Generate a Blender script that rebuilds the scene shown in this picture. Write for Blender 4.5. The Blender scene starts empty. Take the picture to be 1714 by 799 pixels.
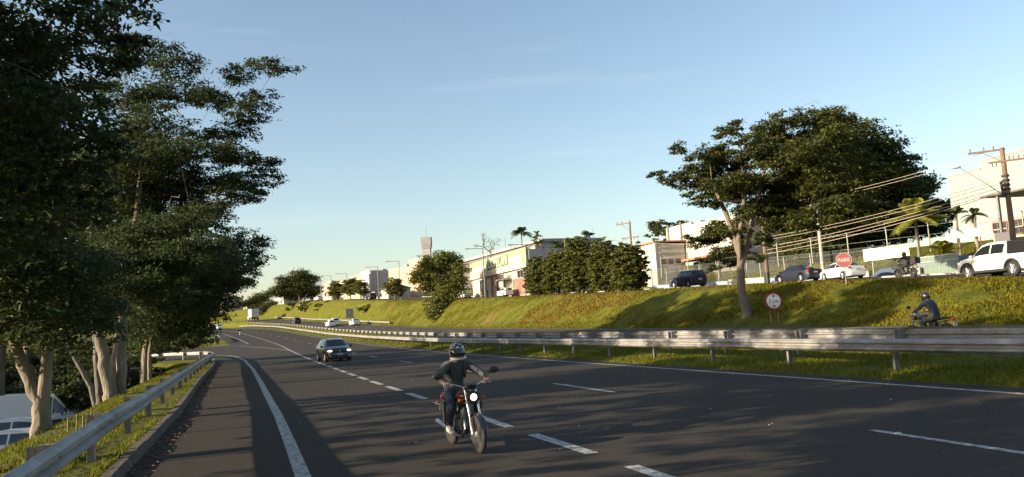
import bpy, bmesh, math, random
import numpy as np
from mathutils import Vector, Matrix

# ------------------------------------------------------------------ camera, sky, sun, exposure
SC = bpy.context.scene
COL = SC.collection
R = math.radians

CAM_H, PITCH, ROLL, YAW = 1.83, R(5.928), R(3.5), R(17.4)
cam_d = bpy.data.cameras.new("camera")
cam_d.sensor_width = 36.0
cam_d.lens = 1350.0 / 1714.0 * 36.0
cam_d.clip_start = 0.1
cam_d.clip_end = 6000
cam = bpy.data.objects.new("camera", cam_d)
COL.objects.link(cam)
_f = Vector((math.sin(YAW) * math.cos(PITCH), math.cos(YAW) * math.cos(PITCH), math.sin(PITCH)))
_r0 = Vector((math.cos(YAW), -math.sin(YAW), 0))
_u0 = _r0.cross(_f)
_r = _r0 * math.cos(ROLL) - _u0 * math.sin(ROLL)
_u = _r0 * math.sin(ROLL) + _u0 * math.cos(ROLL)
cam.matrix_world = Matrix(((_r.x, _u.x, -_f.x, 0), (_r.y, _u.y, -_f.y, 0), (_r.z, _u.z, -_f.z, CAM_H), (0, 0, 0, 1)))
SC.camera = cam

SUN_EL, SUN_AZ = R(14.5), R(-92.0)          # azimuth measured from +Y towards +X
world = bpy.data.worlds.new("World")
SC.world = world
world.use_nodes = True
_n = world.node_tree.nodes
_l = world.node_tree.links
_sky = _n.new("ShaderNodeTexSky")
_sky.sky_type = 'NISHITA'
_sky.sun_disc = False
_sky.sun_elevation = SUN_EL
_sky.sun_rotation = SUN_AZ
_sky.air_density = 1.0
_sky.dust_density = 1.3
_sky.ozone_density = 0.8
# a few thin cirrus wisps, thicker towards the right of the picture
_tc = _n.new("ShaderNodeTexCoord")
_mp = _n.new("ShaderNodeMapping")
_mp.inputs["Scale"].default_value = (1.6, 1.6, 22.0)
_mp.inputs["Location"].default_value = (0.9, 0.4, 3.0)
_mp.inputs["Rotation"].default_value = (R(7), R(-9), 0)
_nz = _n.new("ShaderNodeTexNoise")
_nz.inputs["Scale"].default_value = 1.5
_nz.inputs["Detail"].default_value = 6
_rp = _n.new("ShaderNodeMapRange")
_rp.inputs["From Min"].default_value = 0.60
_rp.inputs["From Max"].default_value = 0.85
_rp.inputs["To Max"].default_value = 0.08
_mx = _n.new("ShaderNodeMixRGB")
_mx.inputs[2].default_value = (7.0, 6.6, 6.3, 1)
_l.new(_tc.outputs["Generated"], _mp.inputs[0])
_l.new(_mp.outputs[0], _nz.inputs["Vector"])
_l.new(_nz.outputs[0], _rp.inputs[0])
_l.new(_rp.outputs[0], _mx.inputs[0])
_l.new(_sky.outputs[0], _mx.inputs[1])
_l.new(_mx.outputs[0], _n["Background"].inputs[0])
_n["Background"].inputs[1].default_value = 0.100
sun_d = bpy.data.lights.new("sun", 'SUN')
sun_d.energy = 5.0
sun_d.angle = R(0.5)
sun_d.color = (1.0, 0.83, 0.61)
sun = bpy.data.objects.new("sun", sun_d)
COL.objects.link(sun)
_sv = Vector((math.sin(SUN_AZ) * math.cos(SUN_EL), math.cos(SUN_AZ) * math.cos(SUN_EL), math.sin(SUN_EL)))
sun.rotation_euler = _sv.to_track_quat('Z', 'Y').to_euler()
SC.view_settings.view_transform = 'Standard'
SC.view_settings.look = 'None'
SC.view_settings.exposure = 1.27
SC.view_settings.gamma = 1.0
SC.render.engine = 'CYCLES'
SC.cycles.max_bounces = 6
SC.cycles.transparent_max_bounces = 12

# ------------------------------------------------------------------ helpers
RNG = np.random.default_rng(7)
random.seed(7)


def tag(o, label=None, cat=None, group=None, kind=None):
    if label: o["label"] = label
    if cat: o["category"] = cat
    if group: o["group"] = group
    if kind: o["kind"] = kind
    return o


def empty(name, loc=(0, 0, 0), rz=0.0, label=None, cat=None, group=None, parent=None):
    o = bpy.data.objects.new(name, None)
    COL.objects.link(o)
    o.empty_display_size = 0.3
    o.location = loc
    o.rotation_euler = (0, 0, rz)
    if parent: o.parent = parent
    return tag(o, label, cat, group)


def link(name, me, parent=None, loc=None, rz=None):
    o = bpy.data.objects.new(name, me)
    COL.objects.link(o)
    if parent is not None: o.parent = parent
    if loc is not None: o.location = loc
    if rz is not None: o.rotation_euler = (0, 0, rz)
    return o


def copy_tree(o, parent=None):
    c = o.copy()
    COL.objects.link(c)
    c.parent = parent
    for ch in list(o.children): copy_tree(ch, c)
    return c


MATS = {}


def mat(name, col, rough=0.7, metal=0.0, var=0.0, scale=8.0, bump=0.0, bscale=40.0, emit=None, estr=0.0, col2=None,
        spec=0.5, stretch=None, trans=0.0, coat=0.0, island=0.0, detail=4.0):
    """Principled material: base colour wandering to col2 by noise, optional bump, leaf translucency, per-leaf variation."""
    if name in MATS: return MATS[name]
    m = bpy.data.materials.new(name)
    m.use_nodes = True
    nt = m.node_tree
    n, l = nt.nodes, nt.links
    b = n["Principled BSDF"]
    b.inputs["Base Color"].default_value = (*col, 1)
    b.inputs["Roughness"].default_value = rough
    b.inputs["Metallic"].default_value = metal
    b.inputs["Specular IOR Level"].default_value = spec
    if coat: b.inputs["Coat Weight"].default_value = coat
    if emit:
        b.inputs["Emission Color"].default_value = (*emit, 1)
        b.inputs["Emission Strength"].default_value = estr
    csock = None
    if var or col2 or bump:
        tc = n.new("ShaderNodeTexCoord")
        mp = n.new("ShaderNodeMapping")
        if stretch: mp.inputs["Scale"].default_value = stretch
        l.new(tc.outputs["Object"], mp.inputs[0])
    if var or col2:
        ns = n.new("ShaderNodeTexNoise")
        ns.inputs["Scale"].default_value = scale
        ns.inputs["Detail"].default_value = detail
        ns.inputs["Roughness"].default_value = 0.65
        l.new(mp.outputs[0], ns.inputs["Vector"])
        rp = n.new("ShaderNodeValToRGB")
        c2 = col2 or tuple(max(0, c * (1 + var)) for c in col)
        c1 = col if col2 else tuple(max(0, c * (1 - var)) for c in col)
        rp.color_ramp.elements[0].position = 0.32
        rp.color_ramp.elements[1].position = 0.68
        rp.color_ramp.elements[0].color = (*c1, 1)
        rp.color_ramp.elements[1].color = (*c2, 1)
        l.new(ns.outputs[0], rp.inputs[0])
        csock = rp.outputs[0]
    if island:
        g = n.new("ShaderNodeNewGeometry")
        hs = n.new("ShaderNodeHueSaturation")
        mr = n.new("ShaderNodeMapRange")
        mr.inputs["To Min"].default_value = 1 - island
        mr.inputs["To Max"].default_value = 1 + island
        l.new(g.outputs["Random Per Island"], mr.inputs[0])
        l.new(mr.outputs[0], hs.inputs["Value"])
        m2 = n.new("ShaderNodeMapRange")
        m2.inputs["To Min"].default_value = 0.5 - 0.035
        m2.inputs["To Max"].default_value = 0.5 + 0.015
        l.new(g.outputs["Random Per Island"], m2.inputs[0])
        l.new(m2.outputs[0], hs.inputs["Hue"])
        if csock: l.new(csock, hs.inputs["Color"])
        else: hs.inputs["Color"].default_value = (*col, 1)
        csock = hs.outputs[0]
    if csock: l.new(csock, b.inputs["Base Color"])
    if bump:
        nb = n.new("ShaderNodeTexNoise")
        nb.inputs["Scale"].default_value = bscale
        nb.inputs["Detail"].default_value = 6
        l.new(mp.outputs[0], nb.inputs["Vector"])
        bp = n.new("ShaderNodeBump")
        bp.inputs["Strength"].default_value = bump
        bp.inputs["Distance"].default_value = 0.05
        l.new(nb.outputs[0], bp.inputs["Height"])
        l.new(bp.outputs[0], b.inputs["Normal"])
    if trans:
        tr = n.new("ShaderNodeBsdfTranslucent")
        if csock: l.new(csock, tr.inputs[0])
        else: tr.inputs[0].default_value = (*col, 1)
        mx = n.new("ShaderNodeMixShader")
        mx.inputs[0].default_value = trans
        l.new(b.outputs[0], mx.inputs[1])
        l.new(tr.outputs[0], mx.inputs[2])
        l.new(mx.outputs[0], n["Material Output"].inputs[0])
    MATS[name] = m
    return m


def np_mesh(name, V, F4=None, F3=None, mats=(), smooth=False, attr=None):
    """Fast mesh from numpy arrays of quads and triangles."""
    me = bpy.data.meshes.new(name)
    V = np.asarray(V, dtype=np.float32).reshape(-1, 3)
    idx, tot = [], []
    if F4 is not None and len(F4):
        F4 = np.asarray(F4, dtype=np.int32)
        idx.append(F4.ravel()); tot.append(np.full(len(F4), 4, np.int32))
    if F3 is not None and len(F3):
        F3 = np.asarray(F3, dtype=np.int32)
        idx.append(F3.ravel()); tot.append(np.full(len(F3), 3, np.int32))
    idx = np.concatenate(idx); tot = np.concatenate(tot)
    me.vertices.add(len(V)); me.vertices.foreach_set("co", V.ravel())
    me.loops.add(len(idx)); me.loops.foreach_set("vertex_index", idx)
    me.polygons.add(len(tot))
    st = np.zeros(len(tot), np.int32); st[1:] = np.cumsum(tot)[:-1]
    me.polygons.foreach_set("loop_start", st)
    me.polygons.foreach_set("use_smooth", np.full(len(tot), smooth, bool))
    for m in mats: me.materials.append(m)
    me.update(calc_edges=True)
    me.validate()
    return me


class MB:
    """Collects boxes, tubes, lofts and prisms and links them as one mesh object."""

    def __init__(s): s.v, s.f, s.m = [], [], []

    def add(s, vs, fs, mi=0, xf=None):
        o = len(s.v)
        s.v += [tuple(xf @ Vector(p)) if xf else tuple(p) for p in vs]
        s.f += [tuple(i + o for i in f) for f in fs]
        s.m += [mi] * len(fs)
        return s

    def box(s, c, d, mi=0, rz=0.0, xf=None):
        x, y, z = d[0] / 2, d[1] / 2, d[2] / 2
        M = Matrix.Translation(c) @ Matrix.Rotation(rz, 4, 'Z')
        if xf: M = xf @ M
        vs = [(-x, -y, -z), (x, -y, -z), (x, y, -z), (-x, y, -z), (-x, -y, z), (x, -y, z), (x, y, z), (-x, y, z)]
        return s.add(vs, [(0, 3, 2, 1), (4, 5, 6, 7), (0, 1, 5, 4), (1, 2, 6, 5), (2, 3, 7, 6), (3, 0, 4, 7)], mi, M)

    def b2(s, a, b, mi=0):
        return s.box([(a[i] + b[i]) / 2 for i in range(3)], [abs(b[i] - a[i]) for i in range(3)], mi)

    def loft(s, rings, mi=0, closed=True, caps=True, xf=None):
        n = len(rings[0])
        vs = [p for r in rings for p in r]
        fs = []
        for i in range(len(rings) - 1):
            for j in range(n if closed else n - 1):
                k = (j + 1) % n
                fs.append((i * n + j, i * n + k, (i + 1) * n + k, (i + 1) * n + j))
        if caps and closed:
            fs.append(tuple(reversed(range(n))))
            fs.append(tuple((len(rings) - 1) * n + j for j in range(n)))
        return s.add(vs, fs, mi, xf)

    def tube(s, pts, rad, n=8, mi=0, caps=True, xf=None):
        pts = [Vector(p) for p in pts]
        if not hasattr(rad, '__len__'): rad = [rad] * len(pts)
        rings, up = [], None
        for i, p in enumerate(pts):
            t = (pts[min(i + 1, len(pts) - 1)] - pts[max(i - 1, 0)]).normalized()
            if up is None: up = Vector((0, 0, 1)) if abs(t.z) < 0.9 else Vector((1, 0, 0))
            a = t.cross(up)
            a = a.normalized() if a.length > 1e-5 else t.orthogonal().normalized()
            b = a.cross(t).normalized()
            up = b
            rings.append([p + (a * math.cos(2 * math.pi * k / n) + b * math.sin(2 * math.pi * k / n)) * rad[i] for k in range(n)])
        return s.loft(rings, mi, True, caps, xf)

    def lathe(s, prof, n=16, mi=0, xf=None, axis='Z'):
        rings = []
        for r, z in prof:
            ring = []
            for k in range(n):
                a = 2 * math.pi * k / n
                x, y = r * math.cos(a), r * math.sin(a)
                ring.append((x, y, z) if axis == 'Z' else ((x, z, y) if axis == 'Y' else (z, x, y)))
            rings.append(ring)
        return s.loft(rings, mi, True, True, xf)

    def prism(s, poly, y0, y1, mi=0, xf=None, axis='Y'):
        """Polygon in (a, z), extruded along the remaining axis."""
        if axis == 'Y': A = [(p[0], y0, p[1]) for p in poly]; B = [(p[0], y1, p[1]) for p in poly]
        elif axis == 'X': A = [(y0, p[0], p[1]) for p in poly]; B = [(y1, p[0], p[1]) for p in poly]
        else: A = [(p[0], p[1], y0) for p in poly]; B = [(p[0], p[1], y1) for p in poly]
        return s.loft([A, B], mi, True, True, xf)

    def ell(s, c, r, n=12, m=8, mi=0, xf=None):
        rings = []
        for i in range(m + 1):
            a = math.pi * i / m
            rr = max(0.02, math.sin(a))
            rings.append([(c[0] + r[0] * rr * math.cos(2 * math.pi * k / n), c[1] + r[1] * rr * math.sin(2 * math.pi * k / n), c[2] - r[2] * math.cos(a)) for k in range(n)])
        return s.loft(rings, mi, True, True, xf)

    def mesh(s, name, mats, smooth=None):
        me = bpy.data.meshes.new(name)
        me.from_pydata(s.v, [], s.f)
        for m in (mats if isinstance(mats, (list, tuple)) else [mats]): me.materials.append(m)
        me.polygons.foreach_set("material_index", s.m)
        bm = bmesh.new(); bm.from_mesh(me)
        bmesh.ops.recalc_face_normals(bm, faces=bm.faces)
        bm.to_mesh(me); bm.free()
        if smooth is not None:
            me.polygons.foreach_set("use_smooth", [True] * len(me.polygons))
            me.set_sharp_from_angle(angle=R(smooth))
        me.update()
        return me

    def build(s, name, mats, parent=None, smooth=None, loc=None, rz=None):
        return link(name, s.mesh(name, mats, smooth), parent, loc, rz)


def pl(xs, ys):
    xs, ys = np.array(xs, float), np.array(ys, float)

    def f(v):
        v = np.asarray(v, float)
        return sum(np.interp(v + o, xs, ys) for o in (-8, -4, 0, 4, 8)) / 5
    return f


# ------------------------------------------------------------------ road alignment (metres; Y runs along the road, X across it)
SH = pl([-80, 15, 25, 40, 60, 80, 120, 150, 180, 220, 260, 320, 400, 600, 1500], [0, 0, -.35, -.6, -.85, -1.2, -1.8, -3.2, -6.2, -11, -17, -28, -48, -110, -500])
ZR = pl([-80, 60, 80, 100, 120, 150, 180, 220, 260, 320, 400, 600, 1500], [0, 0, .15, .32, .55, 1.1, 2.2, 3.75, 4.85, 6, 7, 8.5, 14])
ZO = pl([-80, 0, 23, 33, 61, 83, 125, 157, 183, 209, 240, 293, 400, 600, 1500], [.5, .5, .58, .64, .87, 1.12, 1.77, 2.59, 3.5, 4.5, 5.6, 8, 10, 11, 16])
ZT = pl([-80, 0, 15, 27, 35, 49, 62, 75, 99, 122, 148, 180, 235, 283, 330, 400, 600, 1500], [1, 1, 1.5, 2.25, 2.82, 3.42, 3.78, 4.22, 5.05, 5.85, 6.7, 8.4, 11.2, 13.2, 14.1, 15, 14, 18])
PK = pl([-80, 0, 20, 30, 40, 50, 62, 80, 90, 1500], [-2.2, -2.2, -2.3, -2.45, -2.65, -3.0, -2.8, -.6, 0, 0])
XA = lambda y: np.interp(y, [-60, 2, 7, 13, 23, 40, 60, 75, 82, 86, 90, 94, 98, 130, 133, 136, 139, 142, 180, 220, 1500], [-1.6, -1.6, -1.75, -1.95, -2.1, -2.75, -3.3, -3.9, -5, -8, -13, -22, -45, -45, -26, -12, -6, -5.2, -8.4, -13.5, -503])


STN = np.array(list(range(-60, 0, 10)) + list(range(0, 160, 2)) + list(range(160, 320, 4)) + list(range(320, 600, 20)) + list(range(600, 2600, 100)), float)


def on_stations(f):
    vals = f(STN)
    return lambda y: float(np.interp(y, STN, vals))


SH, ZR, ZO, ZT, PK = [on_stations(f) for f in (SH, ZR, ZO, ZT, PK)]


def section(y):
    """Ground cross-section: offsets from the road's centre line and heights."""
    zr, zo, zt = ZR(y), ZO(y), ZT(y)
    pk = PK(y)
    lv = min(1.0, max(0.0, (78 - y) / 14.0))      # the raised verge and the parking bank end before the ramp
    xa = float(XA(y)) - SH(y) if y < 80 else -5.0
    xa = max(xa, -5.0)
    low = pk if y < 78 else min(pk, zr - .06)
    if y >= 84: low = zr - .06
    far = max(0.0, (y - 150) / 100.0)
    q = lambda v: lv * v + (1 - lv) * (-.06) + zr
    side = zr + .02 + far if y > 137 else zr - .06
    if y > 137: low = side
    xs = [-900, -200, -60, -30, -14, xa - 5.0, xa - 3.5, xa - 2.7, xa - 1.6, xa - .5, xa - .08, xa, 4, 13.7, 13.95, 14.6, 15.4, 16.6, 16.8, 22, 27.0, 27.6,
          28.6, 29.6, 30.6, 31.6, 32.4, 33.2, 34.5, 36, 48, 51, 54, 58, 68, 75, 130, 400, 900]
    bk = lambda t: zo + (zt - zo) * t
    zs = [low + 10 + far * 6, low + 3 + far * 3, low + far, low, low, low if y < 84 else low, q(-.38) if y < 78 else zr - .06, q(.0), q(.07), q(.10), q(.07), zr - .02, zr - .02, zr - .02,
          zr + .06, zr + .13, zr + .18, zo - .2, zo - .24, zo - .12, zo - .02, zo + .03,
          bk(.17), bk(.37), bk(.58), bk(.78), bk(.92), zt, zt + .03, zt + .03, zt + .03, zt + .12, zt + .6, zt + 1.3, zt + 3.2, zt + 3.4, zt + 5, zt + 14, zt + 40]
    return xs, zs


def height(x, y):
    xs, zs = section(y)
    return float(np.interp(x, xs, zs))


def P(x, y, dz=0.0):
    """Point at offset x from the centre line, on the ground."""
    return (x + SH(y), y, height(x, y) + dz)


def Pw(x, y, dz=0.0):
    return (x, y, height(x - SH(y), y) + dz)
# ------------------------------------------------------------------ the setting
def asphalt(name, base, streak=.25):
    m = bpy.data.materials.new(name)
    m.use_nodes = True
    n, l = m.node_tree.nodes, m.node_tree.links
    b = n["Principled BSDF"]
    tc = n.new("ShaderNodeTexCoord")

    def noise(sc, scale, det=4, rough=.6):
        mp = n.new("ShaderNodeMapping"); mp.inputs["Scale"].default_value = sc
        l.new(tc.outputs["Object"], mp.inputs[0])
        t = n.new("ShaderNodeTexNoise"); t.inputs["Scale"].default_value = scale; t.inputs["Detail"].default_value = det
        t.inputs["Roughness"].default_value = rough
        l.new(mp.outputs[0], t.inputs["Vector"])
        return t.outputs[0]
    lanes = noise((1.0, .02, 1.0), .9, 3)         # wheel tracks along the road
    patch = noise((.3, .12, 1.0), 1.2, 5)
    grain = noise((1, 1, 1), 55, 6, .8)
    mix1 = n.new("ShaderNodeMath"); mix1.operation = 'MULTIPLY_ADD'; mix1.inputs[1].default_value = streak * 1.2
    l.new(lanes, mix1.inputs[0])
    mix2 = n.new("ShaderNodeMath"); mix2.operation = 'MULTIPLY_ADD'; mix2.inputs[1].default_value = .5
    l.new(patch, mix2.inputs[0]); l.new(mix1.outputs[0], mix2.inputs[2])
    mix3 = n.new("ShaderNodeMath"); mix3.operation = 'MULTIPLY_ADD'; mix3.inputs[1].default_value = .5
    l.new(grain, mix3.inputs[0]); l.new(mix2.outputs[0], mix3.inputs[2])
    rp = n.new("ShaderNodeValToRGB")
    rp.color_ramp.elements[0].position = .40; rp.color_ramp.elements[1].position = .85
    rp.color_ramp.elements[0].color = (base * .62, base * .585, base * .55, 1)
    rp.color_ramp.elements[1].color = (base * 1.6, base * 1.40, base * 1.20, 1)
    l.new(mix3.outputs[0], rp.inputs[0])
    # hairline cracks
    vo = n.new("ShaderNodeTexVoronoi"); vo.feature = 'DISTANCE_TO_EDGE'; vo.inputs["Scale"].default_value = .32
    wob = n.new("ShaderNodeMixRGB"); wob.blend_type = 'ADD'; wob.inputs[0].default_value = .35
    nz = n.new("ShaderNodeTexNoise"); nz.inputs["Scale"].default_value = 2.2; nz.inputs["Detail"].default_value = 5
    l.new(tc.outputs["Object"], nz.inputs["Vector"])
    l.new(tc.outputs["Object"], wob.inputs[1]); l.new(nz.outputs[1], wob.inputs[2])
    l.new(wob.outputs[0], vo.inputs["Vector"])
    lt = n.new("ShaderNodeMath"); lt.operation = 'LESS_THAN'; lt.inputs[1].default_value = .0007
    l.new(vo.outputs["Distance"], lt.inputs[0])
    cm = n.new("ShaderNodeMixRGB"); cm.inputs[2].default_value = (base * .35, base * .35, base * .36, 1)
    l.new(lt.outputs[0], cm.inputs[0]); l.new(rp.outputs[0], cm.inputs[1])
    l.new(cm.outputs[0], b.inputs["Base Color"])
    b.inputs["Roughness"].default_value = .82
    b.inputs["Specular IOR Level"].default_value = .06
    bp = n.new("ShaderNodeBump"); bp.inputs["Strength"].default_value = .5; bp.inputs["Distance"].default_value = .02
    l.new(grain, bp.inputs["Height"]); l.new(bp.outputs[0], b.inputs["Normal"])
    return m


M_ASPH = asphalt("asphalt", .036, .5)
M_ASPH2 = asphalt("worn asphalt", .05)
M_PAINT = mat("road paint", (.14, .14, .135), .7, col2=(.44, .44, .42), scale=9.0, detail=9, bump=.2)
M_PAINT.node_tree.nodes["Color Ramp"].color_ramp.elements[0].position = .41
M_PAINT.node_tree.nodes["Color Ramp"].color_ramp.elements[1].position = .56
M_GRASS = mat("grass ground", (.040, .052, .012), .9, col2=(.085, .095, .022), scale=1.3, bump=.8, bscale=14)
M_BANK = None


def ground_material():
    m = bpy.data.materials.new("ground")
    m.use_nodes = True
    n, l = m.node_tree.nodes, m.node_tree.links
    b = n["Principled BSDF"]; b.inputs["Roughness"].default_value = .95; b.inputs["Specular IOR Level"].default_value = .2
    tc = n.new("ShaderNodeTexCoord")

    def noise(scale, det=5):
        t = n.new("ShaderNodeTexNoise"); t.inputs["Scale"].default_value = scale; t.inputs["Detail"].default_value = det
        l.new(tc.outputs["Object"], t.inputs["Vector"])
        return t.outputs[0]

    def ramp(sock, p0, p1, c0, c1):
        r = n.new("ShaderNodeValToRGB")
        r.color_ramp.elements[0].position = p0; r.color_ramp.elements[1].position = p1
        r.color_ramp.elements[0].color = (*c0, 1); r.color_ramp.elements[1].color = (*c1, 1)
        l.new(sock, r.inputs[0])
        return r.outputs[0]
    g = ramp(noise(.8), .35, .68, (.056, .068, .004), (.115, .11, .007))
    d = ramp(noise(3.0), .3, .7, (.10, .075, .016), (.15, .11, .025))
    k = ramp(noise(.13, 4), .60, .72, (0, 0, 0), (1, 1, 1))
    mx = n.new("ShaderNodeMixRGB")
    l.new(k, mx.inputs[0]); l.new(g, mx.inputs[1]); l.new(d, mx.inputs[2])
    l.new(mx.outputs[0], b.inputs["Base Color"])
    bp = n.new("ShaderNodeBump"); bp.inputs["Strength"].default_value = 1.0; bp.inputs["Distance"].default_value = .12
    l.new(noise(5, 8), bp.inputs["Height"]); l.new(bp.outputs[0], b.inputs["Normal"])
    return m


def sheet(name, rows, m, parent=None, kind='structure', smooth=False):
    """Rows of equal length of points -> one sheet."""
    V = np.array(rows, float)
    r, c = V.shape[0], V.shape[1]
    i = np.arange(r - 1)[:, None] * c + np.arange(c - 1)[None, :]
    F = np.stack([i, i + 1, i + 1 + c, i + c], -1).reshape(-1, 4)
    o = link(name, np_mesh(name, V, F, mats=[m], smooth=smooth), parent)
    if kind and parent is None: o["kind"] = kind
    return o


def build_setting():
    rows = []
    for y in STN:
        xs, zs = section(y)
        X2, Z2 = [], []
        for i in range(len(xs) - 1):                         # one extra column in each span
            X2 += [xs[i], (xs[i] + xs[i + 1]) / 2]; Z2 += [zs[i], (zs[i] + zs[i + 1]) / 2]
        X2.append(xs[-1]); Z2.append(zs[-1])
        row = []
        for x, z in zip(X2, Z2):
            if 27.6 < x < 32.5 or 51 < x < 66: z += .10 * math.sin(y * .61 + x) * math.sin(y * .23 - x * 1.3) + .06 * math.sin(y * 1.7 + 2 * x)
            row.append((x + SH(y), y, z))
        rows.append(row)
    # to the horizon behind the last station and behind the camera
    rows.append([(x * 3, 5500, z) for (x, _, z) in rows[-1]])
    sheet("ground", rows, ground_material(), smooth=True)

    road = sheet("carriageway", [[(XA(y) + (13.85 + SH(y) - XA(y)) * t, y, ZR(y)) for t in (0, .25, .5, .75, 1)] for y in STN], M_ASPH)
    opp = sheet("opposite_carriageway", [[(16.75 + 10.3 * t + SH(y), y, ZO(y) - .22 + .23 * t) for t in (0, .33, .66, 1)] for y in STN], M_ASPH2)
    sheet("upper_street", [[(36 + 11.8 * t + SH(y), y, ZT(y) + .06) for t in (0, .5, 1)] for y in STN if y < 420], M_ASPH2)
    sheet("footpath", [[(48 + 2.9 * t + SH(y), y, ZT(y) + .15 + .03 * t) for t in (0, 1)] for y in STN if -20 < y < 60], mat("red earth", (.26, .12, .055), .95, var=.3, scale=3, bump=.4))
    sheet("parking_lot", [[(-29 + 20.8 * t, y, PK(y) + .03) for t in (0, .5, 1)] for y in STN if -30 < y < 63], mat("parking ground", (.09, .08, .07), .95, var=.3, scale=2, bump=.3))
    # street kerb
    kb = MB()
    yy = [y for y in STN if 0 <= y <= 260]
    kb.loft([[(47.8 + SH(y), y, ZT(y) + .02), (48.02 + SH(y), y, ZT(y) + .02), (48.02 + SH(y), y, ZT(y) + .19), (47.84 + SH(y), y, ZT(y) + .19)] for y in yy])
    kb.build("kerb", mat("concrete", (.36, .34, .31), .9, var=.2, scale=5, bump=.3))["kind"] = 'structure'

    # the dirty kerb beside the hard shoulder, cut into pieces about a metre long
    kroot = empty("shoulder_kerb", (0, 0, 0))
    kroot["kind"] = 'structure'
    mk = mat("dirty kerb", (.11, .085, .065), .95, col2=(.05, .045, .04), scale=6, bump=.8, bscale=25)
    y = 2.0
    while y < 76:
        x0, x1 = float(XA(y)), float(XA(y + .97))
        dz = random.uniform(-.015, .015)
        m = MB()
        m.loft([[(x + .02, yy, ZR(yy) - .03), (x - .02, yy, ZR(yy) + .10 + dz), (x - .07, yy, ZR(yy) + .13 + dz), (x - .22, yy, ZR(yy) + .12 + dz), (x - .24, yy, ZR(yy) - .05)] for x, yy in ((x0, y), (x1, y + .97))])
        m.build("kerb_stone", mk, kroot)
        y += 1.0

    # ---- painted markings: parts of the carriageway
    def strip(name, pts, w, parent, zf, dz=.005, m=M_PAINT):
        """Painted line through plan points, resampled so it follows the sheet below."""
        out = []
        for (xa, ya), (xb, yb) in zip(pts[:-1], pts[1:]):
            k = max(1, int(math.hypot(xb - xa, yb - ya) / 1.5))
            ts = sorted(set([i / k for i in range(k)] + [(s - ya) / (yb - ya) for s in STN if min(ya, yb) < s < max(ya, yb)])) if abs(yb - ya) > 1e-6 else [i / k for i in range(k)]
            out += [(xa + (xb - xa) * t, ya + (yb - ya) * t) for t in ts]
        out.append(pts[-1])
        rows = []
        for i, (x, yv) in enumerate(out):
            a, b = out[max(0, i - 1)], out[min(len(out) - 1, i + 1)]
            d = Vector((b[0] - a[0], b[1] - a[1], 0)).normalized()
            nx, ny = -d.y, d.x
            A = (x + nx * w / 2, yv + ny * w / 2); B = (x - nx * w / 2, yv - ny * w / 2)
            rows.append([(A[0], A[1], zf(A[0], A[1]) + dz), (B[0], B[1], zf(B[0], B[1]) + dz)])
        return sheet(name, rows, m, parent)
    zr = lambda x, y: ZR(y)
    strip("edge_line", [(.45, -20), (.46, 10), (.38, 15), (.28, 20), (.13, 25), (-.12, 34), (-.68, 52), (-1.5, 70), (-2.5, 82), (-3.6, 89), (-5.3, 94), (-8, 98), (-13, 101), (-21, 103), (-40, 105)], .2, road, zr)
    strip("edge_line", [(13.0 + SH(y), y) for y in STN if y < 420], .16, road, zr)
    strip("lane_line", [(4.15 + SH(y), y) for y in STN if 61 < y < 420], .16, road, zr)
    strip("gore_line", [(2.9, 92), (.3, 112), (-3.6, 133), (-9, 140), (-25, 146)], .18, road, lambda x, y: ZR(y) + (.05 if x < -6 else 0))
    strip("edge_line", [(.35 + SH(y), y) for y in STN if 139 < y < 420], .16, road, zr)
    # short merge dashes and long lane dashes
    yv = -3.6
    while yv < 60:
        k = .0; x = lambda q: 4.28 + SH(q) - max(0, min(.12, (q - 8) * .02))
        strip("merge_dash", [(x(yv), yv), (x(yv + 2.35), yv + 2.35)], .2, road, zr); yv += 3.5
    yv = -7.0
    while yv < 330:
        strip("lane_dash", [(8.22 + SH(yv), yv), (8.22 + SH(yv + 4.1), yv + 4.1)], .13, road, zr); yv += 12.6
    zo = lambda x, y: ZO(y) - .22 + .23 * (x - SH(y) - 16.75) / 10.3
    for off in (17.6, 26.4): strip("edge_line", [(off + SH(y), y) for y in STN if y < 420], .15, opp, zo)
    yv = 0
    while yv < 300:
        for off in (20.5, 23.5): strip("lane_dash", [(off + SH(yv), yv), (off + SH(yv + 4), yv + 4)], .13, opp, zo)
        yv += 12
    return road


def blades(name, X, Y, Z, h, w, m, parent=None, lean=.5, curve=True):
    """Grass: one bent blade of three triangles at each point, joined."""
    n = len(X)
    a = RNG.uniform(0, 2 * np.pi, n)
    hh = h * RNG.uniform(.55, 1.35, n)
    lx, ly = np.cos(a + 1.57) * lean * hh * RNG.uniform(.2, 1, n), np.sin(a + 1.57) * lean * hh * RNG.uniform(.2, 1, n)
    cx, cy = np.cos(a) * w / 2, np.sin(a) * w / 2
    p0 = np.stack([X - cx, Y - cy, Z - .02], 1); p1 = np.stack([X + cx, Y + cy, Z - .02], 1)
    q0 = np.stack([X - cx * .8 + lx * .35, Y - cy * .8 + ly * .35, Z + hh * .6], 1)
    q1 = np.stack([X + cx * .8 + lx * .35, Y + cy * .8 + ly * .35, Z + hh * .6], 1)
    t = np.stack([X + lx, Y + ly, Z + hh], 1)
    V = np.stack([p0, p1, q1, q0, t], 1).reshape(-1, 3)
    i = np.arange(n) * 5
    F4 = np.stack([i, i + 1, i + 2, i + 3], 1); F3 = np.stack([i + 3, i + 2, i + 4], 1)
    o = link(name, np_mesh(name, V, F4, F3, [m]), parent)
    if parent is None: o["kind"] = 'stuff'
    return o


M_BLADE = mat("grass blades", (.095, .125, .007), .7, col2=(.165, .162, .010), scale=.9, trans=.42, island=.3, spec=.25)
M_BLADE2 = mat("bank grass blades", (.100, .106, .005), .75, col2=(.180, .148, .009), scale=.35, trans=.35, island=.3, spec=.2)


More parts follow.
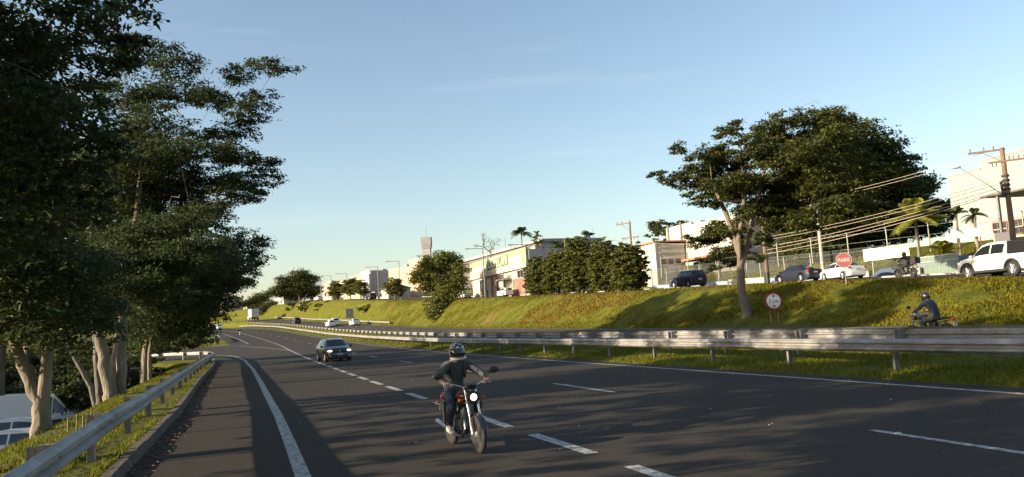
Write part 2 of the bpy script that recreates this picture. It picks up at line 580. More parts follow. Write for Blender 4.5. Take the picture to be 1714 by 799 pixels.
def hgt_v(xr, y):
    return np.array([height(a, b) for a, b in zip(xr, y)])


def scatter_grass():
    def field(n, x0, x1, y0, y1, p, world_x=None):
        y = y0 + (y1 - y0) * RNG.uniform(0, 1, n) ** p
        x = RNG.uniform(x0, x1, n)
        if world_x is not None: x = world_x(x, y)
        sh = np.array([SH(v) for v in y])
        z = hgt_v(x, y)
        return x + sh, y, z
    # left verge (offset measured from the kerb); bare soil just behind the kerb
    shv = lambda y: np.array([SH(v) for v in y])
    edge = lambda x, y: XA(y) - shv(y) - x
    x, y, z = field(90000, .26, 5.0, 4, 76, 2.0, edge)
    d = np.sin(x * 2.1 + y * .7) * np.sin(y * .31 + 1.0) + RNG.normal(0, .35, len(x))
    near_kerb = (XA(y) - x)
    k = (d > -.35) & ((near_kerb > .9) | (d > .0)) & (np.abs(near_kerb - .6) > .18)
    blades("verge_grass", x[k], y[k], z[k], .085, .020, M_BLADE, lean=.9)
    # median
    x, y, z = field(46000, 13.75, 16.6, 8, 120, 1.7)
    k = np.sin(y * .9 + x) + RNG.normal(0, .5, len(x)) > -.75
    blades("median_grass", x[k], y[k], z[k], .09, .026, M_BLADE, lean=1.0)
    # bank and the strip at its top
    x, y, z = field(72000, 27.4, 35.2, 22, 180, 1.5)
    d = np.sin(x * .8 + y * .21) + np.sin(y * .13 - x * .5) + RNG.normal(0, .6, len(x))
    dry = (np.abs(y - 78) < 13) & (x - shv(y) > 28.6)
    k = (d > -.9) & (~dry | (RNG.uniform(0, 1, len(x)) < .45))
    blades("bank_grass", x[k], y[k], z[k], .11, .06, M_BLADE2, lean=1.3)
    # dry yellowed patch on the bank below the clipped trees
    x, y, z = field(8000, 28.2, 32.8, 62, 90, 1)
    k = ((x - shv(y) - 30.6) / 2.3) ** 2 + ((y - 76 + 2 * (x - shv(y) - 30.6)) / 11) ** 2 + RNG.normal(0, .18, len(x)) < 1
    blades("dry_grass", x[k], y[k], z[k], .16, .06, mat("dry grass blades", (.19, .125, .018), .8, col2=(.22, .16, .028), scale=.8, trans=.25, island=.3, spec=.2), lean=1.1)
    # ramp island
    x, y, z = field(2500, -30, -6, 139, 165, 1)
    blades("island_grass", x, y, z + .03, .25, .08, M_BLADE2)
    # lawn behind the fence
    x, y, z = field(9000, 51.5, 66, 40, 100, 1)
    blades("lawn_grass", x, y, z, .16, .06, M_BLADE2)
    # dead leaves and twigs gathered along the kerb
    n = 1300
    y = 4 + 60 * RNG.uniform(0, 1, n) ** 1.6
    x = XA(y) + np.abs(RNG.normal(.0, .22, n)) + .02
    z = np.array([ZR(v) for v in y]) + .012
    a = RNG.uniform(0, 6.28, n); s = RNG.uniform(.015, .05, n)
    c, sn = np.cos(a) * s, np.sin(a) * s
    t = RNG.uniform(0, .03, n)
    V = np.stack([np.stack([x - c, y - sn, z], 1), np.stack([x + sn * .5, y - c * .5, z + t], 1), np.stack([x + c, y + sn, z + .005], 1), np.stack([x - sn * .5, y + c * .5, z + t], 1)], 1).reshape(-1, 3)
    i = np.arange(n) * 4
    link("kerb_litter", np_mesh("kerb_litter", V, np.stack([i, i + 1, i + 2, i + 3], 1), mats=[mat("dead leaves", (.20, .105, .05), .9, island=.5)]))["kind"] = 'stuff'


# ------------------------------------------------------------------ guardrails
M_STEEL = mat("galvanised steel", (.40, .40, .39), .5, .35, col2=(.22, .20, .175), scale=1.6, detail=8, bump=.15, bscale=8)
M_POST = mat("weathered post steel", (.22, .21, .19), .7, .2, var=.3, scale=4, bump=.2)
W_PROF = [(.0, .0), (.03, .015), (.08, .06), (.08, .10), (.0, .135), (.0, .175), (.08, .21), (.08, .25), (.03, .295), (.0, .31)]


def guardrail(path, side, label, zf, y_end_posts=400, step=4.0, top=.76, group=None):
    """W-beam barrier along plan points; side=+1 puts the beam's face to the right of travel along the path."""
    pts = [Vector((p[0], p[1], 0)) for p in path]
    seg = [0]
    for a, b in zip(pts[:-1], pts[1:]): seg.append(seg[-1] + (b - a).length)
    at = lambda s: Vector((np.interp(s, seg, [p.x for p in pts]), np.interp(s, seg, [p.y for p in pts]), 0))
    o0 = at(0)
    root = empty("guardrail", (o0.x, o0.y, zf(o0.x, o0.y)), 0, label, "guardrail", group)
    base = Vector(root.location)
    n = int(seg[-1] / step)
    frames = []
    for i in range(n + 1):
        p = at(i * step); t = (at(min(seg[-1], i * step + .5)) - at(max(0, i * step - .5))).normalized()
        nrm = Vector((t.y, -t.x, 0)) * side
        frames.append((Vector((p.x, p.y, zf(p.x, p.y))) - base, t, nrm))
    post = MB()
    post.box((0, -.055, (top - .02) / 2 - .2), (.012, .11, top + .36)); post.box((0, 0, (top - .02) / 2 - .2), (.075, .012, top + .36)); post.box((0, -.11, (top - .02) / 2 - .2), (.075, .012, top + .36))
    pm = post.mesh("post", M_POST)
    bk = MB(); bk.box((0, -.1, top - .17), (.16, .19, .30)); bm = bk.mesh("spacer_block", M_POST)
    bo = MB(); bo.lathe([(.0, 0), (.026, 0), (.026, .022), (0, .022)], 8, axis='Y'); bolt = bo.mesh("bolt", M_POST)
    for i, (p, t, nrm) in enumerate(frames):
        ang = math.atan2(t.y, t.x)
        if side < 0: ang += math.pi
        # local +Y must point along nrm
        ang = math.atan2(nrm.y, nrm.x) - math.pi / 2
        a = link("post", pm, root, p - nrm * .20, ang)
        a.rotation_euler = (random.uniform(-.02, .02), random.uniform(-.02, .02), ang + random.uniform(-.04, .04))
        link("spacer_block", bm, root, p - nrm * .0, ang)
        if p.length < 60: link("bolt", bolt, root, p + nrm * .003 + Vector((0, 0, top - .155)), ang)
        if i < n:
            p2, t2, n2 = frames[i + 1]
            m = MB()
            ov = .16
            rings = []
            for (pp, nn, tt, s, dz) in ((p, nrm, t, -ov, 0), (p, nrm, t, .0, 0), (p * .5 + p2 * .5, (nrm + n2).normalized(), t, 0, random.uniform(-.008, .008)), (p2, n2, t2, ov, 0)):
                q = pp + tt * s + Vector((0, 0, top - .31 + dz)) + nn * (.011 if i % 2 else .0)
                fr = [q + nn * a + Vector((0, 0, b)) for a, b in W_PROF]
                bkk = [q + nn * (a - .006) + Vector((0, 0, b)) for a, b in reversed(W_PROF)]
                rings.append(fr + bkk)
            m.loft(rings)
            m.build("rail_section", M_STEEL, root, smooth=22)
    return root


def build_guardrails():
    pth = [(-1.93, 2), (-2.04, 7.5), (-2.22, 11.5), (-2.31, 14), (-2.4, 19), (-2.68, 28), (-3.4, 50), (-3.85, 70), (-4.6, 79), (-6.2, 84), (-10, 88.5), (-13.5, 90.8)]
    guardrail(pth, 1, "grey steel guardrail beside the hard shoulder, bending left along the ramp", lambda x, y: height(x - SH(y), y))
    med = lambda x, y: ZR(y) + .1
    guardrail([(14.3 + SH(y), y) for y in [8] + [v for v in STN if 10 <= v <= 290]], -1, "nearer rail of the double median guardrail, behind the right edge line", med, top=.80, group="twin median guardrails")
    guardrail([(16.35 + SH(y), y) for y in [9.6] + [v for v in STN if 12 <= v <= 290]], 1, "farther rail of the median, its posts and blocks facing the camera", lambda x, y: ZR(y) + .2 + .5 * max(0, ZO(y) - ZR(y) - .5), top=.84, group="twin median guardrails")
    guardrail([(27.5 + SH(y), y) for y in STN if 157 <= y <= 300], -1, "pale guardrail at the foot of the grass bank beyond the opposite carriageway", lambda x, y: ZO(y), top=.8)
    guardrail([(-14, 147), (-10, 150), (-7.5, 156), (-8, 166), (-9.5, 180)], 1, "short pale guardrail behind the grass island of the ramp", lambda x, y: ZR(y) + .05, top=.85)
# ------------------------------------------------------------------ trees
M_LEAF = mat("dark leaves", (.040, .060, .026), .6, col2=(.068, .092, .030), scale=.7, trans=.42, island=.4, spec=.2)
M_LEAF_Y = mat("olive leaves", (.036, .050, .012), .6, col2=(.085, .095, .020), scale=.6, trans=.3, island=.35, spec=.25)
M_LEAF_B = mat("shrub leaves", (.065, .085, .016), .6, col2=(.13, .135, .026), scale=.9, trans=.22, island=.35, spec=.3)
M_BARK = mat("pale bark", (.24, .20, .145), .9, col2=(.11, .095, .07), scale=3.5, bump=1.0, bscale=11, stretch=(1, 1, .35))
M_BARK_D = mat("dark bark", (.13, .10, .075), .95, var=.4, scale=4, bump=1.0, bscale=12, stretch=(1, 1, .35))


def leaf_cloud(lobes, origin, per, lw, ll, rng, flat=.55, twig=34, tight=.20, upright=.0, shell=0.0):
    """Leaf quads gathered on twigs spread through flattened lobes (x, y, z, r)."""
    Vs = []
    for (x, y, z, r) in lobes:
        n = int(per * r * r)
        m = max(5, n // twig)
        d = rng.normal(0, 1, (m, 3)); d /= np.linalg.norm(d, axis=1)[:, None]
        rad = rng.uniform(0, 1, m) ** (.42 if not shell else shell)
        c = d * rad[:, None] * np.array([r, r, r * flat])
        # twigs thin out below, droop outwards
        c[:, 2] -= .12 * (c[:, 0] ** 2 + c[:, 1] ** 2) / max(r, .3)
        s = tight * max(.5, r) ** .6
        idx = rng.integers(0, m, n)
        outdir = d[idx]
        p = c[idx] + rng.normal(0, 1, (n, 3)) * np.array([s, s, s * .38])
        p += np.array([x, y, z])
        # orientation: long axis mostly outwards and level, with droop
        a = np.arctan2(outdir[:, 1], outdir[:, 0]) + rng.normal(0, .9, n)
        tilt = rng.normal(-.25 + upright, .45, n)
        ax = np.stack([np.cos(a) * np.cos(tilt), np.sin(a) * np.cos(tilt), np.sin(tilt)], 1)
        rl = rng.normal(0, .55, n)
        sd = np.stack([-np.sin(a), np.cos(a), np.zeros(n)], 1)
        up = np.cross(ax, sd)
        sd = sd * np.cos(rl)[:, None] + up * np.sin(rl)[:, None]
        L = ll * rng.uniform(.6, 1.3, n)[:, None] / 2; Wd = lw * rng.uniform(.6, 1.3, n)[:, None] / 2
        q = np.stack([p - ax * L, p + sd * Wd - ax * L * .1, p + ax * L, p - sd * Wd - ax * L * .1], 1)
        Vs.append(q.reshape(-1, 3))
    V = np.concatenate(Vs) - np.array(origin)
    i = np.arange(len(V) // 4) * 4
    return V, np.stack([i, i + 1, i + 2, i + 3], 1)


def bent(a, b, rng, k=5, sag=.12):
    a, b = Vector(a), Vector(b)
    L = (b - a).length
    o1 = Vector(rng.normal(0, 1, 3)) * L * sag
    out = []
    for i in range(k + 1):
        t = i / k
        out.append(a.lerp(b, t) + o1 * math.sin(math.pi * t) * .6 + Vector((0, 0, 1)) * L * .08 * math.sin(math.pi * t))
    return out


def tree(name, base, stems, lobes, label, cat="tree", group=None, leafm=None, bark=None, per=700, leaf=(.075, .17), seed=1, flat=.55,
         twig=34, tight=.2, deep=0, limb_r=.11, upright=0., shell=0., limbs=True):
    """stems: list of (points, radii) in world space. Limbs grow from the stems to every lobe; leaves fill the lobes."""
    rng = np.random.default_rng(seed)
    root = empty(name, base, 0, label, cat, group)
    B = Vector(base)
    tr = MB()
    tips = []
    for pts, rad in stems:
        pts = [Vector(p) for p in pts]
        # subdivide and roughen
        P2, R2 = [], []
        for i in range(len(pts) - 1):
            for k in range(4):
                t = k / 4
                j = Vector(rng.normal(0, 1, 3)) * rad[i] * (.09 if (i or k) else 0)
                P2.append(pts[i].lerp(pts[i + 1], t) + j); R2.append((rad[i] + (rad[i + 1] - rad[i]) * t) * rng.uniform(.93, 1.07))
        P2.append(pts[-1]); R2.append(rad[-1])
        tr.tube([p - B for p in P2], R2, 10)
        tips.append((pts[-1], rad[-1])); tips.append((pts[-2].lerp(pts[-1], .5), rad[-1] * 1.1))
    tr.build("trunk", bark or M_BARK, root, smooth=60)
    if limbs:
        lm = MB()
        nodes = [(p, r) for p, r in tips]
        top = sum((p for p, _ in tips), Vector()) / len(tips)
        for (x, y, z, r) in sorted(lobes, key=lambda l: (Vector(l[:3]) - top).length):
            q = Vector((x, y, z - r * .1))
            best = min(nodes, key=lambda nd: (nd[0] - q).length + (0 if nd[0].z < q.z + .5 else (nd[0].z - q.z) * 1.5))
            L = (best[0] - q).length
            if L < .3 or r < .4: continue
            rr = min(best[1] * .8, max(.022, limb_r * min(1.0, L / 4)))
            path = bent(best[0], q, rng)
            lm.tube([p - B for p in path], [rr + (.018 - rr) * i / (len(path) - 1) * .8 for i in range(len(path))], 6)
            nodes.append((path[3], rr * .7)); nodes.append((path[5], rr * .45))
            for _ in range(3):
                e = q + Vector(rng.normal(0, 1, 3)) * r * .6
                e.z = q.z + abs(e.z - q.z) * .6
                w = bent(path[3], e, rng, 3)
                lm.tube([p - B for p in w], [rr * .45, rr * .35, rr * .25, .008], 5)
        lm.build("limbs", bark or M_BARK, root, smooth=60)
    LB = list(lobes)
    for k in range(deep):                                   # the crown goes on in depth
        c = Vector((sum(l[0] for l in lobes), sum(l[1] for l in lobes), sum(l[2] for l in lobes))) / len(lobes)
        for (x, y, z, r) in lobes:
            if r < .4: continue
            q = Vector((x, y, z)).lerp(c, rng.uniform(.12, .32))
            s = (1 if (k % 2) == 0 else -1) * rng.uniform(1.0, 2.6) * (1 + k // 2)
            dv = Vector((q.x, q.y, 0)).normalized()
            LB.append((q.x + dv.x * s + rng.normal(0, .4), q.y + dv.y * s + rng.normal(0, .4), q.z + rng.normal(0, .3), r))
    V, F = leaf_cloud(LB, B, per, leaf[0], leaf[1], rng, flat, twig, tight, upright, shell)
    link("crown", np_mesh("crown", V, F, mats=[leafm or M_LEAF]), root)
    return root


def rnd_lobes(c, r, n, seed, size=(.25, .42), zmin=-1.):
    """Lobes scattered over an ellipsoid: c centre, r radii."""
    g = np.random.default_rng(seed)
    out = []
    for _ in range(n):
        d = g.normal(0, 1, 3); d /= np.linalg.norm(d)
        if d[2] < zmin: d[2] = -d[2]
        k = g.uniform(.45, 1) ** .5 * .78
        s = g.uniform(*size) * min(r[0], r[2])
        out.append((c[0] + d[0] * r[0] * k, c[1] + d[1] * r[1] * k, c[2] + d[2] * r[2] * k, s))
    return out


T2 = [(0.8,31.5,12.3,0.65),(0.0,34.4,13.1,0.66),(-1.0,34.0,12.6,0.76),(-0.3,32.0,10.7,0.85),(-1.6,32.9,11.3,0.93),(-2.8,32.7,12.6,0.97),(-4.0,33.4,13.3,1.12),(0.5,34.2,8.9,0.61),(-0.2,31.4,8.5,0.6),(-1.1,31.1,8.7,0.88),(-0.0,34.3,8.3,0.86),(-1.0,32.7,7.4,0.92),(-2.1,34.0,8.3,1.06),(-2.8,30.9,8.8,0.92),(-4.0,32.5,10.3,1.34),(-5.1,33.5,11.7,1.51),(-2.4,31.8,6.5,1.13),(-3.5,34.6,7.7,1.29),(-4.6,34.3,8.6,1.41),(-1.9,31.1,5.4,0.97),(-2.9,31.0,5.0,1.15),(-4.2,32.9,6.0,1.35),(-5.4,34.3,7.7,1.42),(-5.3,32.1,9.1,1.33),(-4.9,30.6,3.9,.8),(-4.0,30.8,3.6,.65),(-5.7,30.2,3.8,.85),(-6.4,30.5,3.4,.7),(-6.0,31.5,4.8,1.0),(-4.4,31.5,4.8,.9),(-2.2,31.8,9.6,0.57),(-5.0,32.3,5.1,1.21),(-3.6,30.9,4.1,0.97),(-2.3,31.8,4.4,0.9)]
T3 = [(-0.4,49.7,7.6,1.11),(-0.2,49.7,6.7,0.88),(-1.4,44.3,5.8,1.12),(-1.0,44.5,4.7,0.86),(-2.2,49.0,5.2,1.23),(-3.0,48.3,4.2,1.22),(-2.1,48.0,3.8,0.85),(-3.3,45.7,2.8,1.09),(-4.3,47.4,4.2,1.34),(-4.7,47.4,2.6,1.06),(-3.0,47.4,2.0,0.63),(-5.2,44.6,3.5,1.33),(-5.7,46.2,2.4,1.21),(-3.8,46.2,1.8,0.62),(-1.7,48.3,7.9,0.86),(-2.7,49.9,6.7,1.26)]
T1 = [(-5.1,21.6,2.2,0.82),(-5.9,22.4,2.6,0.94),(-4.6,22.1,2.4,0.84),(-5.4,22.7,3.3,1.21),(-6.1,22.6,3.9,1.21),(-4.2,21.3,3.2,0.88),(-4.0,21.9,2.2,0.66),(-6.2,21.4,1.9,0.5),(-4.3,24.1,4.1,0.91),(-4.9,22.4,4.3,1.02),(-6.0,23.2,5.0,1.24),(-4.0,22.6,2.9,0.68)]
T0 = [(-3.3,14.1,7.1,0.75),(-2.6,13.7,7.1,0.62),(-2.2,14.9,7.7,0.4),(-1.8,14.0,7.5,0.26),(-1.6,13.7,7.1,0.14),(-4.0,14.6,6.7,0.9),(-3.7,16.8,7.3,0.89),(-2.9,16.4,7.4,0.68),(-2.3,16.4,7.6,0.44),(-3.6,13.9,5.7,0.85),(-3.2,15.3,6.0,0.81),(-3.8,14.1,4.9,0.87),(-3.0,13.9,4.8,0.79),(-2.4,13.7,5.1,0.57),(-3.5,13.9,4.1,0.74),(-3.4,16.9,4.5,0.76),(-3.0,16.5,5.0,0.62),(-4.9,16.0,7.0,1.12),(-4.9,16.0,5.4,1.11),(-4.3,13.6,3.7,0.95),(-4.3,14.1,8.0,0.98),(-3.7,15.6,8.7,0.95),(-2.9,16.2,8.9,0.73),(-2.2,16.8,9.4,0.5)]
TR = [(25.6,44.8,12.2,0.8),(26.4,44.6,11.6,0.7),(24.4,46.1,10.8,0.66),(25.5,45.8,10.4,0.93),(27.1,45.8,10.9,1.1),(27.5,44.4,11.8,1.24),(28.8,44.6,13.1,1.02),(27.1,40.4,12.6,0.65),(28.9,41.8,11.6,1.43),(31.2,43.1,13.2,1.18),(31.2,41.3,13.2,1.3),(33.2,41.3,13.4,1.41),(24.5,42.5,8.7,0.51),(26.3,43.5,8.6,0.98),(26.8,41.9,9.4,1.18),(28.8,42.4,9.7,1.37),(30.2,41.5,10.6,1.6),(29.9,38.2,10.6,1.51),(31.7,38.1,11.5,1.32),(31.5,38.7,9.5,1.48),(32.1,42.3,8.9,1.57),(30.2,42.8,8.1,1.32),(27.1,41.2,7.3,0.95),(30.6,42.6,6.9,1.17),(30.0,39.0,6.8,1.24),(28.0,43.3,6.6,0.84),(28.1,40.3,5.8,0.8),(30.7,37.6,7.4,1.08)]
TL = [(29.8,48.1,7.3,1.01),(28.9,48.7,6.5,1.01),(27.9,48.5,6.8,0.66),(29.4,47.1,5.7,0.99),(28.3,47.2,5.3,0.81),(30.3,47.5,4.9,0.75),(30.5,46.9,6.1,0.83),(29.5,48.2,4.6,0.5),(31.3,46.1,5.2,0.74)]
DA = [(61.6,79.1,21.9,2.97),(63.0,76.3,23.3,2.93),(62.0,81.9,17.0,3.81),(60.1,77.9,12.7,3.28),(60.5,82.0,10.4,2.26),(60.6,80.3,8.5,1.64),(60.8,77.2,9.2,2.18)]
DB = [(67.7,79.8,24.8,2.63),(73.0,82.5,24.8,3.26),(66.3,79.9,16.7,4.0),(71.4,81.4,19.1,4.17),(66.8,79.1,12.1,3.53),(66.4,81.0,9.2,2.02),(72.1,83.7,9.7,2.45)]
DC = [(75.3,82.3,22.2,2.97),(76.3,80.8,19.6,2.46),(74.8,80.5,15.9,3.75),(76.3,84.2,12.7,3.87),(73.4,80.9,9.3,1.94)]
DD = [(81.7,84.1,20.3,1.22),(81.3,83.4,17.2,2.25),(82.9,82.8,16.4,1.13),(79.8,83.3,13.6,3.07),(81.9,85.5,10.8,2.45),(84.5,83.1,13.6,1.75),(83.9,82.4,11.4,1.74),(83.2,79.6,12.6,0.85),(82.7,82.8,10.0,1.38)]
UM = [(11.4,269.5,21.0,3.6),(7.3,270.3,19.7,3.21),(15.7,272.3,20.3,2.83),(12.3,269.5,17.5,4.8),(5.7,270.0,16.8,3.6),(2.9,270.5,16.1,2.41),(16.8,267.4,16.2,2.39),(9.4,269.9,14.8,3.2),(15.0,270.4,14.5,2.41)]
LF = [(0.2,331.0,18.2,3.44),(-3.1,332.8,16.5,2.96),(-6.5,332.9,15.2,2.46),(2.4,327.6,14.4,3.4),(-2.1,326.4,12.3,2.41),(-9.8,329.9,14.7,1.95)]


T2 = [(x, y, z, r * 1.22) for x, y, z, r in T2]
T3 = [(x, y, z, r * 1.12) for x, y, z, r in T3]
T0 = [(x, y, z, r * 1.15) for x, y, z, r in T0]


def ground_at(x, y): return height(x - SH(y), y)


def st(x, y, pts, rad):
    """A stem rooted in the ground at world x, y; pts give (dx, dy, height above ground)."""
    z = ground_at(x, y)
    return ([(x, y, z - .25)] + [(x + a, y + b, z + h) for a, b, h in pts], rad)


def flared(x, y, pts, rad):
    return st(x, y, [(0, 0, .25)] + list(pts), [rad[0] * 1.35, rad[0] * 1.08] + list(rad[1:]))


def build_trees():
    g = "tall trees along the left verge"
    z = ground_at
    # left row, from the camera outwards
    tree("roadside_tree", (-5.4, 33.8, z(-5.4, 33.8)), [flared(-5.5, 33.6, [(-.22, 0, 1.6), (-.55, .1, 3.2), (-.7, .2, 5.4)], [.235, .20, .17, .12]),
                                                       flared(-5.2, 33.9, [(.05, 0, 1.6), (.12, .1, 3.4), (.6, .0, 6.5), (.9, -.3, 9.0)], [.20, .175, .15, .12, .08])],
         T2, "tallest roadside tree, twin pale trunks on the sunlit left verge", group=g, per=1100, deep=1, seed=2, leaf=(.068, .155), flat=.42, tight=.15, twig=46)
    tree("roadside_tree", (-5.0, 21.6, z(-5.0, 21.6)), [flared(-5.0, 21.6, [(-.03, 0, .8), (-.45, .1, 1.7), (-.85, .2, 3.0)], [.20, .17, .13, .08]),
                                                       st(-5.0, 21.6, [(0, 0, .7), (.12, 0, 1.8), (.2, .2, 3.4)], [.17, .16, .12, .07])],
         T1 + [(-6.9, 22.5, 4.4, 1.2), (-7.2, 21.5, 3.2, 1.1)], "small forked tree with a pale trunk in front of the parked white cars", group=g, per=1000, deep=2, seed=3, leaf=(.066, .145), limb_r=.06)
    tree("roadside_tree", (-6.6, 14.2, z(-6.6, 14.2)), [flared(-6.6, 14.2, [(.2, 0, 2.0), (.6, .2, 4.0), (1.3, .4, 6.5)], [.34, .3, .25, .15])] + [st(-6.9 + .4 * math.sin(q * 1.9), 8.2 + q * .62 + .25 * math.sin(q * 2.7), [(.02, 0, .8), (.05, .05, 2.2)], [.045 + .02 * math.sin(q), .04, .025]) for q in range(22)],  # unseen thin stems added to stripe the sunlight on the shoulder
         T0 + [(-5.6, 12.0, 8.5, 1.6), (-7.5, 12.5, 7.5, 1.8), (-8.0, 15.5, 7.0, 1.7), (-6.2, 11.0, 6.4, 1.5), (-5.4, 17.6, 9.4, 1.5), (-6.5, 15.0, 10.0, 1.6), (-6.0, 9.6, 4.4, 1.3), (-6.4, 12, 5.0, 1.3), (-7.2, 16.8, 5.4, 1.4), (-7.8, 18.8, 5.6, 1.5), (-6.9, 14.2, 2.9, .7), (-6.0, 10, 5.5, 1.6), (-7.5, 10.5, 7, 1.8), (-6.5, 9, 4.0, 1.3), (-7.2, 12.5, 8.6, 1.6)] + [(-7.0 + .35 * math.sin(q * 2.3), 6.6 + q * .66 + .22 * math.sin(q * 3.7), 2.0 + .1 * math.sin(q * 5.3) + .36 * w, .27 + .09 * math.sin(q * 1.9 + .4) + .03 * math.sin(w * 2 + q)) for q in range(27) for w in range(8)],  # low unseen leaf columns added so sunlight reaches the road in streaks
         "nearest tree overhanging the upper left corner, its trunk and added sapling columns out of view", group=g, per=1050, deep=1, seed=4, leaf=(.07, .16), tight=.16, twig=50, flat=.5)
    tree("roadside_tree", (-6.3, 35.6, z(-6.3, 35.6)), [flared(-6.15, 35.4, [(-.1, 0, 1.5), (-.2, .1, 3.2), (.1, .3, 6.0)], [.15, .13, .11, .07]),
                                                       st(-6.3, 35.8, [(-.25, 0, 1.0), (-.95, .1, 2.4), (-1.4, .2, 3.8)], [.12, .10, .08, .05])],
         [(-7.4, 36, 5.5, 1.4), (-6.2, 37, 6.4, 1.5), (-8.3, 36.5, 4.5, 1.3), (-7.0, 36, 7.8, 1.5), (-5.6, 38, 8.6, 1.5), (-4.6, 37, 6.0, 1.3), (-6.6, 38, 10, 1.6), (-8.2, 38, 9.2, 1.6), (-4.9, 38.5, 11.2, 1.4), (-5.8, 36.6, 4.2, .9)],
         "leaning grey forked tree just left of the twin pale trunks", group=g, bark=mat("grey bark", (.15, .135, .115), .9, col2=(.08, .072, .06), scale=3.5, bump=1.0, bscale=11, stretch=(1, 1, .35)), per=600, deep=1, seed=5, leaf=(.09, .2))
    tree("roadside_tree", (-6.4, 49.6, z(-6.4, 49.6)), [flared(-6.4, 49.6, [(.1, 0, 2), (.5, 0, 4), (1.5, -.2, 6)], [.22, .19, .15, .09]), st(-5.9, 47.8, [(.0, 0, 1.5), (.2, 0, 3.0)], [.11, .10, .06])],
         T3 + [(-5.6, 51, 3.0, 1.1), (-6.2, 53, 3.4, 1.3), (-5.2, 50, 4.6, 1.2), (-6.6, 55, 3.2, 1.2), (-5.6, 54, 5.6, 1.5), (-4.6, 52.5, 6.4, 1.3)], "dark tree with slim stems, its foliage closest to the ramp", group=g, per=620, deep=2, seed=6, leaf=(.09, .20))
    tree("roadside_tree", (-7.0, 43.0, z(-7, 43)), [flared(-7.0, 43, [(.1, 0, 2), (.4, 0, 4), (.9, -.2, 7)], [.26, .22, .18, .1])],
         [(-5.6, 43, 9, 1.7), (-4.6, 42, 7.4, 1.6), (-6.2, 42.6, 6.0, 1.6), (-7.4, 43, 7.6, 1.7), (-6.4, 43.5, 10.6, 1.6), (-4.2, 43.5, 5.4, 1.3), (-5.2, 41.5, 4.4, 1.3), (-7.6, 42, 4.6, 1.5), (-6.0, 41.0, 3.2, 1.1)],
         "dark tree between the twin pale trunks and the slim stems, mostly hidden", group=g, per=520, deep=1, seed=7, leaf=(.1, .21))
    for k, (x, y, h, lab) in enumerate([(-8.0, 60, 8.4, "low dark tree at the far end of the left verge"), (-9.5, 71, 8.8, "rounded tree behind the guardrail bend, last of the left row")]):
        tree("roadside_tree", (x, y, z(x, y)), [flared(x, y, [(0, 0, 2), (.3, 0, 4)], [.2, .16, .1])],
             rnd_lobes((x + 1.2, y, h * .58), (3.6, 4.4, h * .40), 22, 20 + k, (.35, .55)) + ([(-5.6, 70, 2.2, 1.1), (-6.4, 68, 2.4, 1.2), (-7.4, 70, 2.2, 1.3), (-5.2, 73, 3.2, 1.2), (-6.0, 72, 4.0, 1.3), (-7.5, 66, 3.4, 1.4), (-4.6, 75, 4.2, 1.1), (-5.4, 66, 4.4, 1.2), (-8.4, 72, 1.6, 1.3), (-6.8, 73, 1.5, 1.0)] if k else [(-6.4, 60, 2.6, 1.2), (-6.0, 62, 3.8, 1.3), (-7.4, 59, 3.0, 1.3), (-5.4, 63, 5.0, 1.2), (-7.6, 63, 1.9, 1.2), (-6.9, 57, 2.0, 1.1)]), lab, group=g, per=420, deep=0, seed=8 + k, leaf=(.12, .24))
    # trees of the same row beside and behind the camera: they shade the near lanes
    for k, (x, y, h) in enumerate([(-7.0, 6.5, 11.5), (-7.4, -2.5, 11), (-7.0, -12, 11)]):
        tree("roadside_tree", (x, y, z(x, y)), [flared(x, y, [(0, 0, 2), (.3, 0, 4), (.5, .2, 6)], [.3, .25, .2, .12])],
             rnd_lobes((x + .3, y, h * .56), (3.0, 4.8, h * .42), 44, 30 + k, (.3, .45)), ("tree of the left row just before the camera, out of view", "tree of the left row level with the camera, out of view", "tree of the left row behind the camera, out of view")[k], group=g, per=230, deep=0, seed=12 + k, leaf=(.135, .3))
    x, y = -8.8, 23.5
    tree("roadside_tree", (x, y, z(x, y)), [flared(x, y, [(0, 0, 3), (.2, 0, 5.5), (.1, .2, 7.5)], [.3, .26, .2, .1])], rnd_lobes((x, y, 7.6), (2.6, 4.6, 3.4), 40, 133, (.34, .48)),
         "tall tree at the edge of the parking lot, just out of view on the left", group=g, per=280, deep=0, seed=134, leaf=(.115, .25))
    for k, (x, y, h, lab) in enumerate([(-13.5, 49.5, 16.5, "tall tree rising behind the white van, hidden by the nearer crowns"), (-13.0, 42.5, 15.5, "tall tree behind the parked cars, hidden by the nearer crowns"), (-14, 56.5, 15, "tall tree at the far end of the parking lot, hidden by the nearer crowns")]):
        tree("parking_tree", (x, y, z(x, y)), [flared(x, y, [(0, 0, 3), (.3, 0, 7), (.2, .2, 10)], [.34, .28, .22, .12])],
             rnd_lobes((x, y, 10.6 + .3 * k), (4.4, 5.2, 5.0), 44, 140 + k, (.3, .42)), lab, group="tall trees around the parking lot", per=240, deep=0, seed=145 + k, leaf=(.19, .42))
    # undergrowth behind the parked cars
    for k, (x, y, r, lab) in enumerate([(-13.0, 58, 3.0, "dark bush behind the nose of the white van"), (-10.2, 60, 2.6, "dark bush between the white van and the pale trunks"), (-16.5, 57, 3.2, "dark bush behind the roof of the white van"), (-8.6, 54, 2.3, "dark bush at the far end of the verge behind the slim stems"), (-10.5, 50.5, 2.4, "dark bush just left of the slim stems"), (-8.6, 66, 2.6, "dark bush behind the sunlit grass at the guardrail bend"), (-12.5, 70, 3.2, "dark bush farthest along the left row"), (-15, 64, 3.2, "tall dark bush in the gap left of the twin trunks"), (-20, 60, 3.4, "dark bush at the left picture edge above the van")]):
        zz = z(x, y)
